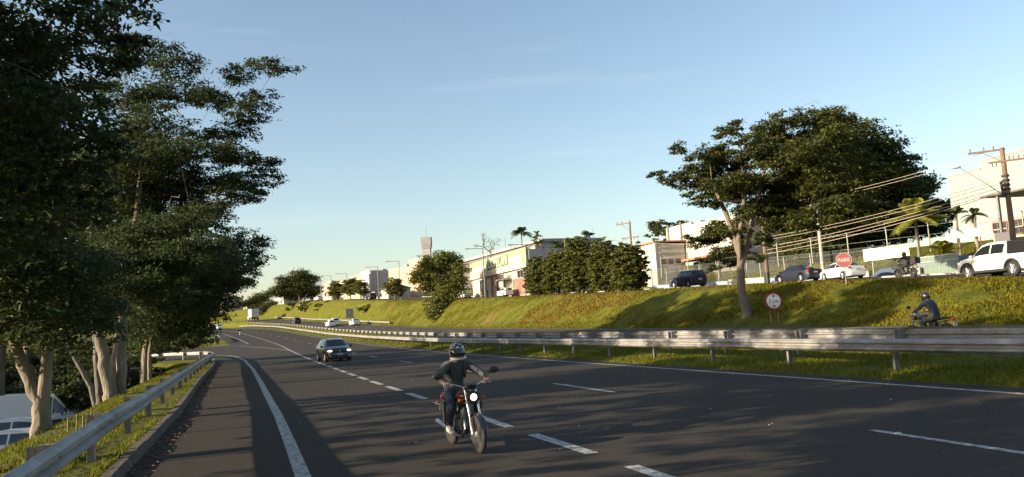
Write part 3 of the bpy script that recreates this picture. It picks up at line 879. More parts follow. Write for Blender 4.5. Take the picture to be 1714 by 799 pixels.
        tree("bush", (x, y, zz), [st(x, y, [(0, 0, .8), (.1, 0, 1.8)], [.1, .08, .05])], rnd_lobes((x, y, zz + 2.3 + .25 * (x < -12)), (r, r * 1.15, 2.6), 22, 40 + k, (.4, .6)), lab, "bush", "bushes behind the parked cars",
             M_LEAF, M_BARK_D, per=230, seed=20 + k, leaf=(.16, .27), limbs=False)

    # right side
    b = (28.3, 43.2, z(28.3, 43.2))
    tree("spreading_tree", b, [flared(28.3, 43.2, [(-.25, 0, 1.6), (-.05, 0, 3.6), (-.5, .3, 6.0), (-1.0, .8, 8.2)], [.30, .24, .22, .15, .09]),
                               st(28.2, 43.2, [(-.1, 0, 3.0), (.55, -.1, 4.6), (1.3, -.4, 7.4), (2.2, -.8, 10)], [.16, .2, .18, .14, .09]),
                               st(28.2, 43.2, [(-.1, 0, 3.4), (-.2, -.3, 4.8), (.5, -.8, 8.6)], [.15, .16, .14, .09])],
         TR + TL + [(33.5, 43.5, 11.6, 1.6), (35.0, 43.0, 12.6, 1.6), (35.5, 44.5, 10.6, 1.7), (34.0, 41.5, 9.6, 1.6), (33.2, 44.5, 8.2, 1.4), (36.4, 42.5, 11.2, 1.5), (33.0, 39.5, 12.8, 1.4), (35.2, 40.5, 8.0, 1.4), (32.5, 45.5, 13.2, 1.4), (29.5, 46.5, 11.6, 1.4), (30.5, 47.0, 9.8, 1.5), (28.0, 45.5, 10.0, 1.3)], "large spreading tree growing on the grass bank left of the round height sign", "tree", None, M_LEAF_Y, mat("brown bark", (.20, .155, .115), .9, col2=(.11, .085, .065), scale=3.5, bump=1.0, bscale=11, stretch=(1, 1, .35)), per=820, deep=1, seed=40, leaf=(.105, .23), flat=.5, tight=.17, twig=44, limb_r=.13)
    # parts of the dark group behind the fence
    DA2, DB2, DC2, DD2 = [[(a, b, c - d, r) for a, b, c, r in L] for L, d in ((DA, 2.2), (DB, 1.6), (DC, .8), (DD, .3))]
    for nm, L, x, y, lab in [("DA", DA2, 62.3, 80.5, "leftmost dark tree behind the wire fence, partly hidden by the spreading tree"), ("DB", DB2, 69.3, 82.5, "tallest dark tree behind the wire fence"),
                             ("DC", DC2, 75.0, 84, "dark tree left of the palm behind the wire fence"), ("DD", DD2, 81, 86, "lowest dark tree of the group, beside the corrugated hall")]:
        zz = z(x, y)
        top = max(l[2] for l in L)
        tree("dark_tree", (x, y, zz), [flared(x, y, [(0, 0, 3), (.3, 0, 6), (.2, .2, (top - zz) * .7)], [.42, .34, .26, .14])], L, lab, "tree", "dark trees behind the wire fence", M_LEAF_Y if nm in ("DA", "DB") else M_LEAF, M_BARK_D,
             per=135, deep=2, seed=50 + len(L) + int(x), leaf=(.26, .55), twig=34, tight=.34)
    # clipped trees on the bank's top
    hd = [(33.3, 96.0, 4.9, 1.9), (33.5, 89.5, 5.3, 2.05), (33.2, 82.4, 6.0, 2.1), (33.6, 76.2, 5.4, 2.0), (33.3, 69.8, 4.5, 1.95)]
    labs = ["leftmost clipped round tree of the row, beside the green fronted shop", "second clipped tree of the row from the shop", "middle clipped tree, broadest of the row", "fourth clipped tree of the row from the shop", "lowest rounded clipped tree at the right end of the row"]
    for k, (x, y, h, r) in enumerate(hd):
        zz = z(x, y)
        g2 = np.random.default_rng(60 + k)
        tree("clipped_tree", (x, y, zz), [st(x, y, [(0, 0, 1), (.1, 0, 2.2)], [.14, .12, .08])],
             [(x + math.cos(i * 2.4) * r * .72 * w, y + math.sin(i * 2.4) * r * .78 * w, zz + .35 + (h - .75) * q, r * (.36 + .06 * math.sin(i * 5.1 + k))) for q, w, i in [((i + .5) / 40, math.sqrt(max(.04, 1 - (((i + .5) / 40 - .42) / .60) ** 2)), i) for i in range(40)]] + [(x, y, zz + h * .3, r * .8), (x, y, zz + h * .5, r * .85), (x, y, zz + h * .68, r * .72)],
             labs[k], "tree", "clipped trees along the top of the bank", M_LEAF_B, M_BARK_D, per=850, seed=61 + k, leaf=(.155, .26), flat=1.0, tight=.12, limbs=False)
    for k, (x, y, h, r, lab, nm) in enumerate([(29.9, 139, 8.8, 5.2, "big brownish bush hanging over the bank left of the green fronted shop", "hanging_bush"),
                                           (27.9, 178, 5.0, 2.6, "small rounded tree left of the big hanging bush", "clipped_tree"),
                                           (24.3, 211, 5.4, 2.4, "right bush of the three in front of the long pale building", "clipped_tree"), (22.6, 220, 6.2, 2.6, "tallest bush of the three in front of the long pale building", "clipped_tree"),
                                           (20.4, 236, 5.2, 2.6, "left bush of the three in front of the long pale building", "clipped_tree")]):
        zz = z(x, y)
        L = rnd_lobes((x, y, zz + h * .52), (r, r * 1.15, h * .5), 34, 70 + k, (.32, .48), zmin=-.75)
        if nm == "hanging_bush": L += [(x - 1.2, y - 4, zz + .6, 2.0), (x - 2.4, y - 5.5, zz - .8, 1.7), (x - 3.0, y - 7, zz - 2.0, 1.4), (x - 2.6, y - 8, zz - 1.6, 1.5), (x - 2.0, y - 6, zz - .4, 1.6), (x - 3.3, y - 9.5, zz - 2.6, 1.2), (x - .4, y - 5, zz + 1.8, 2.2), (x + .2, y - 7, zz + 1.0, 2.0), (x + 1.2, y - 8, zz + 3.0, 2.0), (x + 1.2, y - 9, zz + 5.0, 1.7)]
        tree(nm, (x, y, zz), [st(x, y, [(0, 0, 1), (.1, 0, 2.4)], [.2, .16, .1])], L, lab, "bush" if k == 0 else "tree", None if k < 2 else "bushes before the long pale building", M_LEAF_B, M_BARK_D, per=220 if k == 0 else 170,
             seed=71 + k, leaf=(.24, .42), flat=.8, tight=.3, limbs=False)
    # far trees
    x, y = 11.6, 267
    tree("umbrella_tree", (x, y, z(x, y)), [flared(x, y, [(0, 0, 3), (-.5, 0, 5.5)], [.4, .34, .22]), st(x + .4, y, [(.5, 0, 2.5), (1.6, 0, 5)], [.3, .26, .2])], UM, "flat-topped umbrella tree far along the bank", "tree", None, M_LEAF_Y, M_BARK,
         per=110, deep=1, seed=80, leaf=(.34, .6), tight=.4)
    x, y = -1.2, 331
    tree("broad_tree", (x, y, z(x, y)), [flared(x, y, [(0, 0, 2), (-.5, 0, 4)], [.35, .3, .2])], LF, "low broad tree left of the umbrella tree", "tree", None, M_LEAF_Y, M_BARK, per=110, deep=1, seed=81, leaf=(.34, .6), tight=.4)
    for k, (x, y, r, h, lab) in enumerate([(30 + SH(262), 262, 3.4, 3.8, "dark bush on the bank below the umbrella tree"), (30 + SH(284), 284, 3.2, 3.4, "left one of the dark bushes on the far bank"), (30 + SH(190), 190, 1.8, 2.4, "brownish bush on the bank behind the square speed sign"), (30.3 + SH(246), 246, 2.0, 2.2, "right one of the dark bushes on the far bank")]):
        zz = z(x, y)
        tree("bush", (x, y, zz), [st(x, y, [(0, 0, .5), (0, 0, 1)], [.1, .08, .05])], rnd_lobes((x, y, zz + h * .5), (r, r, h * .55), 12, 90 + k, (.4, .6)), lab, "bush", "bushes on the far bank", M_LEAF_B, M_BARK_D, per=160, seed=91 + k, leaf=(.25, .4), limbs=False)
    # tree tops behind the buildings
    for k, (x, y, r, h, lab) in enumerate([(66, 122, 5.5, 9.5, "tree top showing above the narrow white building"), (74, 112, 4.5, 8.2, "tree top to the right behind the narrow white building"), (55, 138, 5, 10.5, "tree top behind the right end of the clipped row")]):
        zz = z(x, y)
        tree("tree", (x, y, zz), [flared(x, y, [(0, 0, 3), (0, 0, 5)], [.3, .25, .15])], rnd_lobes((x, y, zz + h * .7), (r, r, h * .32), 12, 100 + k, (.45, .6)), lab, "tree", "trees behind the buildings", M_LEAF_Y, M_BARK_D, per=130, seed=101 + k, leaf=(.28, .5), limbs=False)
    # bare tree
    bare = MB(); rg = np.random.default_rng(5)
    x, y = 48.9, 173; zz = z(x, y)

    def grow(p, d, L, r, n):
        q = p + d * L
        bare.tube([p, p.lerp(q, .5) + Vector(rg.normal(0, .06 * L, 3)), q], [r, r * .8, r * .62], 5)
        if n:
            for _ in range(3 if n > 1 else 4):
                dd = (d + Vector(rg.normal(0, .5, 3)) + Vector((0, 0, .12))).normalized()
                grow(q if _ else p.lerp(q, .7), dd, L * rg.uniform(.6, .8), r * .6, n - 1)
    grow(Vector((0, 0, 6.0)), Vector((.05, 0, 1)), 3.0, .22, 4)
    t = empty("bare_tree", (x, y, zz), 0, "leafless tree rising behind the green fronted shop", "tree")
    tk = MB(); tk.tube([(0, 0, -.2), (0, 0, 3), (0, 0, 6.1)], [.35, .3, .22], 8); tk.build("trunk", M_BARK_D, t, 60)
    bare.build("crown", M_BARK_D, t, 60)

    # palms
    def palm(x, y, h, nf, fl, lab, leafm, seed, droop=1.0, grp=None, r=.14):
        zz = z(x, y)
        rg = np.random.default_rng(seed)
        t = empty("palm_tree", (x, y, zz), 0, lab, "palm", grp)
        tk = MB(); tk.tube([(0, 0, -.2), (.05, 0, h * .4), (.12, .05, h)], [r * 1.3, r, r * .8], 8); tk.build("trunk", M_BARK, t, 60)
        for k in range(nf):
            az = k * 2.4 + rg.uniform(-.2, .2); el = rg.uniform(-.05, 1.4)
            pts = []
            for i in range(8):
                s = i / 7
                rr = fl * s * math.cos(el) * (1 - .12 * s); zz2 = fl * (s * math.sin(el) - droop * .55 * s * s)
                pts.append(Vector((.12 + rr * math.cos(az), .05 + rr * math.sin(az), h + zz2)))
            V, F = [], []
            side = Vector((-math.sin(az), math.cos(az), 0))
            for i in range(7):
                for j in range(3):
                    a = pts[i].lerp(pts[i + 1], j / 3)
                    for sg in (-1, 1):
                        ln = fl * .24 * math.sin(math.pi * (.12 + .8 * (i + j / 3) / 7)) + .05
                        tip = a + side * sg * ln + (pts[i + 1] - pts[i]) * .6 + Vector((0, 0, -ln * .35))
                        w = (pts[i + 1] - pts[i]).normalized() * fl * .032
                        o = len(V); V += [a - w, a + w, tip]; F.append((o, o + 1, o + 2))
            link("frond", np_mesh("frond", np.array([tuple(v) for v in V]), None, F, [leafm]), t)
        return t
    yl = mat("yellowish palm leaves", (.20, .215, .03), .6, trans=.4, island=.4, var=.2, scale=2)
    palm(54.2, 56.0, 4.3, 26, 3.2, "yellowish palm in front of the dark trees", yl, 1, .75)
    palm(55.6, 55.0, .9, 16, 2.3, "low bushy palm with yellow fronds beside the tall palm", yl, 2, .9)
    palm(53.4, 57.6, .7, 14, 1.7, "low yellow-green palm clump left of the tall palm's trunk", yl, 3, .9)
    gl = mat("green palm leaves", (.045, .07, .02), .6, trans=.25, island=.3, var=.2, scale=2)
    palm(56.4, 53.8, 4.0, 16, 1.5, "slim dark palm left of the blank board", gl, 4, .9, "slim palms beside the hall", .1)
    palm(57.5, 53.0, 3.6, 14, 1.3, "slim dark palm behind the right post of the blank board", gl, 5, .9, "slim palms beside the hall", .1)
    palm(52.8, 162, 12.0, 20, 3.2, "tall palm rising above the right end of the green fronted shop", gl, 6, 1.0)
    x, y = 54.2, 156; zz = z(x, y)
    tree("conical_tree", (x, y, zz), [st(x, y, [(0, 0, 5), (0, 0, 10)], [.2, .15, .08])], [(x, y, zz + 8 + i * .9, 1.7 - i * .25) for i in range(5)], "narrow pointed tree beside the tall palm", "tree", None, M_LEAF_B, M_BARK_D, per=260, seed=120, leaf=(.2, .35), limbs=False)
# ------------------------------------------------------------------ vehicles
M_GLASS = mat("dark car glass", (.012, .016, .018), .06, spec=.9)
M_TYRE = mat("tyre rubber", (.018, .018, .018), .85, var=.3, scale=12)
M_RIM = mat("alloy rim", (.45, .45, .46), .35, .8)
M_TRIM = mat("black plastic trim", (.02, .02, .021), .6)
M_WHITE = mat("white car paint", (.66, .66, .64), .3, coat=.6)
M_BLACK = mat("black car paint", (.012, .012, .014), .28, coat=.8)
M_NAVY = mat("dark blue car paint", (.014, .018, .032), .45, spec=.25)
M_SILVER = mat("silver car paint", (.42, .43, .44), .35, .4, coat=.5)
M_REDCAR = mat("red car paint", (.38, .03, .03), .35, coat=.6)
M_LAMP = mat("clear lamp lens", (.6, .6, .58), .15)
M_LIT = mat("lit headlamp", (.9, .85, .75), .3, emit=(1, .76, .42), estr=2.0)
M_TAIL = mat("red tail lamp", (.35, .01, .015), .25)
M_PLATE = mat("number plate", (.45, .45, .44), .5)
M_CHROME = mat("chrome", (.6, .6, .6), .18, 1.0)


def rotm(x, y, z, rz): return Matrix.Translation((x, y, z)) @ Matrix.Rotation(rz, 4, 'Z')


def wheel_meshes(r, w):
    t = MB()
    t.lathe([(r * .62, -w / 2), (r * .9, -w / 2), (r * .98, -w * .38), (r, -w * .2), (r, w * .2), (r * .98, w * .38), (r * .9, w / 2), (r * .62, w / 2), (r * .58, 0)], 24, axis='Y')
    rim = MB()
    rim.lathe([(.0, -.02), (r * .62, -.02), (r * .66, w * .42), (r * .60, w * .44), (r * .57, w * .1), (.0, w * .1)], 24, axis='Y')
    for k in range(5):
        a = k * 2 * math.pi / 5
        rim.tube([(0, w * .34, 0), (r * .33 * math.cos(a), w * .36, r * .33 * math.sin(a)), (r * .6 * math.cos(a), w * .4, r * .6 * math.sin(a))], [r * .1, r * .085, r * .1], 6)
    rim.lathe([(0, w * .1), (r * .14, w * .1), (r * .12, w * .42), (0, w * .44)], 12, axis='Y')
    return t.mesh("tyre", M_TYRE, 40), rim.mesh("rim", M_RIM, 40)


def car(name, label, cat, loc, rz, paint, spec, group=None, lit=False, dark_lamps=False):
    """Lofted body. spec: L, W, top=[(x,z)], belt=[(x,z)], wt=[(x,half width of roof / bonnet)], wheels=(front, rear), r, glass ranges. +X is forward."""
    L, W = spec["L"], spec["W"]
    root = empty(name, loc, rz, label, cat, group)
    fx = lambda tab, x: float(np.interp(x, [p[0] for p in tab], [p[1] for p in tab]))
    xf, xr, r = spec["xf"], spec["xr"], spec["r"]
    ra = r + .07
    gc = spec.get("gc", .19)
    xs = sorted(set([round(v, 3) for v in np.linspace(-L / 2, L / 2, 34)] + [p[0] for p in spec["top"]] + [round(xw + ra * math.cos(a), 3) for xw in (xf, xr) for a in np.linspace(0, math.pi, 11)]))
    hw = lambda x: W / 2 * (1 - .16 * max(0, (abs(x) - L / 2 + .75) / .75) ** 2.2 - .02 * (x / L * 2) ** 2)

    def low(x):
        z = gc + .06 * max(0, (abs(x) - L / 2 + .5) / .5) ** 2
        for xw in (xf, xr):
            d = ra * ra - (x - xw) ** 2
            if d > 0: z = max(z, r * .95 + math.sqrt(d))
        return z

    def half(x):
        w, zb, zs, zt = hw(x), low(x), fx(spec["belt"], x), fx(spec["top"], x)
        wt = min(w * .95, fx(spec["wt"], x))
        zs = min(zs, zt - .02)
        zb2 = min(zb, zs - .1)
        return [(0, min(zb2, .45)), (w * .84, zb2), (w * .95, zb2 + .05), (w, zb2 + .42 * (zs - zb2)), (w * .99, zs - .06), (w * .965, zs),
                ((w * .965 + wt) / 2 + .012, (zs + zt - .045) / 2), (wt, max(zs, zt - .045)), (wt * .86, max(zs, zt - .012)), (wt * .45, zt + .004), (0, zt + .008)]
    rings = []
    for x in xs:
        h = half(x)
        rings.append([(x, -y, z) for y, z in h] + [(x, y, z) for y, z in reversed(h[1:-1])])
    b = MB(); b.loft(rings)
    b.build("body", paint, root, smooth=32)
    ub = MB(); ub.b2((-L / 2 + .25, -W / 2 + .12, gc - .03), (L / 2 - .25, W / 2 - .12, .5)); ub.build("underbody", M_TRIM, root)

    # side panes
    def pane(x0, x1, t0=.14, t1=.86, sg=1):
        V, F = [], []
        n, k = 10, 3
        for i in range(n + 1):
            x = x0 + (x1 - x0) * i / n
            h = half(x)
            a, m_, c = h[5], h[6], h[7]
            for j in range(k + 1):
                t = t0 + (t1 - t0) * j / k
                y = a[0] + (m_[0] - a[0]) * t * 2 if t < .5 else m_[0] + (c[0] - m_[0]) * (t * 2 - 1)
                z = a[1] + (c[1] - a[1]) * t
                V.append((x, sg * (y + .007), z + .002))
        for i in range(n):
            for j in range(k):
                o = i * (k + 1) + j
                F.append((o, o + k + 1, o + k + 2, o + 1))
        mb = MB(); mb.add(V, F); mb.build("side_window", M_GLASS, root, smooth=60)
    for x0, x1 in spec["side"]:
        for sg in (-1, 1): pane(x0, x1, sg=sg)

    def screen(nm, x0, x1, top=.84):
        V, F = [], []
        n, k = 6, 8
        for i in range(n + 1):
            x = x0 + (x1 - x0) * i / n
            h = half(x)
            for j in range(k + 1):
                s = -1 + 2 * j / k
                y = s * h[7][0] * top
                z = np.interp(abs(y), [p[0] for p in (h[10], h[9], h[8], h[7])], [p[1] for p in (h[10], h[9], h[8], h[7])])
                V.append((x + (.012 if x0 > 0 else -.012), y, z + .012))
        for i in range(n):
            for j in range(k):
                o = i * (k + 1) + j
                F.append((o, o + k + 1, o + k + 2, o + 1))
        mb = MB(); mb.add(V, F); mb.build(nm, M_GLASS, root, smooth=60)
    screen("windscreen", *spec["ws"])
    if spec.get("rs"): screen("rear_window", *spec["rs"])
    # lamps, plate, grille, bumpers, mirrors
    zf = spec.get("zlamp", .68)
    xe = L / 2
    for sg in (-1, 1):
        h = MB(); h.ell((xe - .17, sg * W * .345, zf), (.17, W * .095, .07), 12, 8); h.build("headlight", M_LIT if lit else M_LAMP, root, smooth=60)
        t = MB(); t.ell((-xe + .13, sg * W * .39, spec.get("ztail", .82)), (.15, W * .09, .12), 10, 8); t.build("tail_light", M_TAIL, root, smooth=60)
        m = MB(); m.ell((spec["ws"][0] - .12 if spec["ws"][0] > spec["ws"][1] else spec["ws"][1] - .12, sg * (W / 2 + .09), fx(spec["belt"], .6) + .05), (.06, .11, .075), 10, 8); m.build("wing_mirror", paint, root, smooth=60)
        hd = MB()
        for xd in spec.get("handles", [-.35]): hd.box((xd, sg * (W / 2 * .985 + .004), fx(spec["belt"], xd) - .12), (.16, .03, .03))
        hd.build("door_handle", paint, root)
    g = MB(); g.box((xe - .05, 0, zf - .04), (.10, W * .42, .10)); g.box((xe - .05, 0, .38), (.12, W * .55, .13)); g.build("grille", M_TRIM, root)
    e = MB(); e.ell((xe + .004, 0, zf - .02), (.02, .06, .04), 10, 6); e.build("badge", M_CHROME, root, smooth=60)
    p = MB(); p.box((xe + .012, 0, .48), (.02, .40, .13)); p.build("number_plate", M_PLATE, root)
    p = MB(); p.box((-xe - .005, 0, spec.get("zplate", .75)), (.02, .40, .13)); p.build("number_plate", M_PLATE, root)
    bm = MB(); bm.box((-xe + .07, 0, .42), (.2, W * .72, .2)); bm.build("rear_bumper", paint if spec.get("bump") is None else M_TRIM, root)
    if lit or spec.get("fog"):
        for sg in (-1, 1):
            f = MB(); f.lathe([(0, 0), (.05, 0), (.055, .03), (0, .03)], 10, axis='X', xf=Matrix.Translation((xe - .02, sg * W * .36, .38))); f.build("fog_lamp", M_CHROME, root)
    tm, rm = wheel_meshes(r, .2)
    for xw in (xf, xr):
        for sg in (-1, 1):
            w = empty("wheel", (xw, sg * (W / 2 - .115), r), 0 if sg > 0 else math.pi, parent=root)
            link("tyre", tm, w); link("rim", rm, w)
    return root


HATCH = dict(L=3.95, W=1.72, xf=1.22, xr=-1.28, r=.31, top=[(-1.98, .80), (-1.92, 1.02), (-1.62, 1.40), (-.9, 1.48), (-.1, 1.49), (.42, 1.42), (1.12, 1.00), (1.7, .86), (1.92, .70), (1.98, .55)],
             belt=[(-2, .78), (-1.9, .96), (1.1, .93), (1.9, .66), (2, .5)], wt=[(-2, .62), (-1.6, .55), (-.5, .58), (.45, .57), (1.15, .72), (2, .66)], side=[(-1.45, -.42), (-.34, .86)], ws=(1.08, .5), rs=(-1.93, -1.68), zlamp=.69, fog=True, ztail=.9)
SEDAN = dict(L=4.4, W=1.72, xf=1.36, xr=-1.3, r=.31, top=[(-2.2, .7), (-2.16, .98), (-1.55, 1.04), (-.92, 1.38), (-.4, 1.44), (.2, 1.44), (.55, 1.37), (1.25, .98), (1.95, .84), (2.15, .68), (2.2, .55)],
             belt=[(-2.2, .68), (-2.1, .93), (1.2, .91), (2.1, .66), (2.2, .5)], wt=[(-2.2, .66), (-1.5, .68), (-.9, .55), (.5, .55), (1.25, .7), (2.2, .66)], side=[(-1.3, -.36), (-.28, .98)], ws=(1.2, .6), rs=(-1.5, -.98), zlamp=.68, ztail=.86)
SUV = dict(L=4.3, W=1.8, xf=1.33, xr=-1.3, r=.34, gc=.24, top=[(-2.15, .9), (-2.1, 1.15), (-1.85, 1.6), (-1.2, 1.68), (0, 1.69), (.45, 1.62), (1.1, 1.14), (1.85, 1.02), (2.1, .82), (2.15, .6)],
           belt=[(-2.15, .85), (-2.05, 1.08), (1.1, 1.04), (2.05, .8), (2.15, .55)], wt=[(-2.15, .66), (-1.8, .6), (0, .62), (.5, .6), (1.15, .76), (2.15, .7)], side=[(-1.75, -1.2), (-1.12, -.3), (-.22, .9)], ws=(1.06, .5), rs=(-2.1, -1.88), zlamp=.84, ztail=1.05)
PICKUP = dict(L=5.0, W=1.86, xf=1.6, xr=-1.35, r=.37, gc=.30, top=[(-2.5, .85), (-2.46, 1.10), (-.98, 1.12), (-.92, 1.74), (-.3, 1.79), (.35, 1.78), (.72, 1.70), (1.28, 1.2), (2.2, 1.06), (2.42, .86), (2.5, .65)],
              belt=[(-2.5, .8), (-2.45, 1.07), (1.2, 1.1), (2.4, .84), (2.5, .6)], wt=[(-2.5, .84), (-1, .84), (-.9, .66), (.7, .64), (1.3, .8), (2.5, .74)], side=[(-.82, .0), (.08, 1.1)], ws=(1.24, .76), rs=None, zlamp=.88, ztail=1.0, bump=1, zplate=.6)
VAN = dict(L=5.7, W=2.05, xf=1.95, xr=-1.75, r=.36, gc=.28, top=[(-2.85, .9), (-2.83, 2.3), (-2.6, 2.46), (-1, 2.5), (.9, 2.48), (1.3, 2.38), (2.05, 1.42), (2.6, 1.15), (2.8, .95), (2.85, .7)],
           belt=[(-2.85, .85), (-2.8, 1.3), (2.0, 1.28), (2.75, .9), (2.85, .6)], wt=[(-2.85, .84), (-1, .84), (1.2, .8), (2.05, .86), (2.85, .8)], side=[(.75, 1.2), (1.26, 1.95)], ws=(2.02, 1.38), rs=None, zlamp=.95, ztail=1.1)


def heading(y, d=1): return math.atan2(d * 10, d * (SH(y + 10) - SH(y)))


def build_vehicles():
    x, y = 4.42, 55.2
    car("hatchback_car", "black hatchback with both headlights lit, crossing the dashed line", "car", (x, y, ZR(y) + .005), heading(y, -1) + R(6), M_BLACK, HATCH, lit=True)
    # opposite carriageway, seen from behind
    for xo, y, m, sp, lab in [(24.5, 176, M_WHITE, SEDAN, "white sedan in front of the square speed sign, rightmost of the three pale cars"), (22.0, 185, M_WHITE, SUV, "tall white car, middle one of the three pale cars on the opposite carriageway"),
                              (20.2, 180, M_WHITE, HATCH, "white hatchback, leftmost of the three pale cars on the opposite carriageway"), (20.5, 226, M_NAVY, SUV, "lone dark blue car far along the opposite carriageway")]:
        car("oncoming_car" if False else "departing_car", lab, "car", (xo + SH(y), y, ZO(y) - .22 + .23 * (xo - 16.75) / 10.3), heading(y), m, sp, "cars on the opposite carriageway")
    # queue at the far end of the road
    for xo, y, m, sp, lab in [(2.2, 262, M_REDCAR, HATCH, "red hatchback at the front of the far queue"), (2.0, 276, M_REDCAR, SEDAN, "red sedan second in the far queue"), (5.8, 271, M_WHITE, SUV, "white car in the second lane of the far queue"),
                              (2.0, 292, M_SILVER, SUV, "silver car at the back of the far queue"), (6.2, 288, M_REDCAR, SUV, "red tall car behind the white one in the far queue")]:
        car("queued_car", lab, "car", (xo + SH(y), y, ZR(y)), heading(y, -1), m, sp, "cars queued at the far end of the road")
    # upper street
    x, y, z = P(45.4, 59.5); car("sedan_car", "dark blue sedan on the upper street left of the octagonal stop sign", "car", (44.2, 59.3, ZT(59.3) + .06), R(94), M_NAVY, SEDAN)
    car("white_sedan_car", "white sedan on the upper street directly behind the octagonal stop sign", "car", (45.2, 54.9, ZT(54.9) + .06), R(83), M_WHITE, SEDAN)
    car("dark_hatchback", "dark hatchback in the shade on the upper street beside the narrow white building", "car", (40.3, 71.2, ZT(71.2) + .06), R(93), M_NAVY, SUV)
    x, y = 35.45, 31.1
    t = car("pickup_truck", "white double-cab pickup with a black covered bed on the upper street", "pickup", (x, y, ZT(y) + .05), R(83), M_WHITE, PICKUP)
    c = MB(); c.loft([[(-2.42, -.78, 1.12), (-2.42, .78, 1.12), (-2.36, .70, 1.62), (-2.36, -.70, 1.62)], [(-.97, -.78, 1.12), (-.97, .78, 1.12), (-.97, .68, 1.74), (-.97, -.68, 1.74)]]); c.build("bed_cover", mat("black vinyl cover", (.010, .010, .012), .9, spec=.2), t)
    for sg in (-1, 1):
        for xw in (PICKUP["xf"], PICKUP["xr"]):
            a = MB(); rr = PICKUP["r"] + .07
            pr = []
            for k in range(13):
                an = math.pi * k / 12
                pr.append([(xw + math.cos(an) * q, sg * yy, .37 + math.sin(an) * q) for q, yy in ((rr - .005, .90), (rr + .07, .945), (rr + .07, .97), (rr - .01, .965))])
            a.loft(pr); a.build("wheel_arch", M_TRIM, t, smooth=50)
        s = MB(); s.box((.1, sg * .90, .36), (2.2, .09, .12)); s.build("side_step", M_TRIM, t)
    # parked near the shops
    car("parked_car", "white car parked by the right end of the green fronted shop", "car", (38.0, 127, ZT(127) + .06), R(95), M_WHITE, HATCH, "cars parked along the far upper street")
    car("parked_car", "pale car at the left end of the green fronted shop", "car", (36.2, 148, ZT(148) + .06), R(95), M_WHITE, SEDAN, "cars parked along the far upper street")
    car("parked_car", "dark car before the low gabled building", "car", (24.9, 196, ZT(196) + .06), R(100), M_NAVY, SUV, "cars parked along the far upper street")
    car("parked_car", "white car on the upper street left of the three bushes", "car", (15.6, 243, ZT(243) + .06), R(104), M_WHITE, SEDAN, "cars parked along the far upper street")
    # parking lot on the left, below the verge
    pz = lambda y: PK(y) + .03
    car("parked_suv", "white tall car in the parking lot, between the van and the hatchback", "car", (-10.1, 40.8, pz(40.8)), R(-6), M_WHITE, SUV, "parked cars below the left verge")
    car("parked_hatchback", "white hatchback in the parking lot showing a red tail lamp", "car", (-9.45, 35.6, pz(35.6)), R(172), M_WHITE, HATCH, "parked cars below the left verge")
    car("parked_sedan", "white car nearest in the parking lot, at the left picture edge", "car", (-9.6, 30.2, pz(30.2)), R(-8), M_WHITE, HATCH, "parked cars below the left verge")
    car("parked_silver_car", "silver car in the parking lot behind the forked trunk", "car", (-8.9, 44.6, pz(44.6)), R(-4), M_SILVER, SEDAN, "parked cars below the left verge")
    v = car("delivery_van", "white high-roofed delivery van at the back of the parking lot", "van", (-11.9, 49.6, pz(49.6)), R(-5), M_WHITE, VAN)
    s = MB(); s.box((-1.0, -1.028, .95), (3.4, .02, .1)); s.box((-1.0, 1.028, .95), (3.4, .02, .1)); s.build("side_moulding", M_TRIM, v)
    # box truck
    y = 288
    x = 19.0 + SH(y)
    t = empty("box_truck", (x, y, ZO(y) - .1), heading(y), "box truck with a pale grey cargo body, far along the opposite carriageway", "truck")
    b = MB(); b.b2((-4.2, -1.25, 1.15), (2.0, 1.25, 3.95)); b.build("cargo_box", mat("pale truck box", (.55, .54, .52), .6, var=.12, scale=2), t)
    f = MB()
    for zz in (1.2, 3.88):
        for sg in (-1, 1): f.box((-1.1, sg * 1.26, zz), (6.2, .05, .12))
    for xx in (-4.18, 1.98):
        for sg in (-1, 1): f.box((xx, sg * 1.262, 2.55), (.1, .05, 2.56))
    f.build("box_frame", M_SILVER, t)
    c = MB(); c.loft([[(2.2, -1.15, .7), (4.1, -1.15, .7), (4.15, -1.15, 1.6), (3.8, -1.1, 2.75), (2.2, -1.1, 2.8)], [(2.2, 1.15, .7), (4.1, 1.15, .7), (4.15, 1.15, 1.6), (3.8, 1.1, 2.75), (2.2, 1.1, 2.8)]]); c.build("cab", M_WHITE, t)
    w = MB()
    for sg in (-1, 1): w.b2((2.7, sg * 1.14, 1.7), (3.7, sg * 1.165, 2.45))
    w.build("cab_window", M_GLASS, t)
    ch = MB(); ch.b2((-4.1, -.5, .75), (3.4, .5, 1.12)); ch.b2((-4.2, -1.1, .6), (-4.1, 1.1, .75)); ch.build("chassis", M_TRIM, t)
    for sg in (-1, 1):
        l = MB(); l.box((-4.21, sg * .95, .85), (.04, .3, .14)); l.build("tail_light", M_TAIL, t)
    tm, rm = wheel_meshes(.48, .28)
    for xw in (-2.9, -1.7, 3.1):
        for sg in (-1, 1):
            wh = empty("wheel", (xw, sg * 1.02, .48), 0 if sg > 0 else math.pi, parent=t); link("tyre", tm, wh); link("rim", rm, wh)


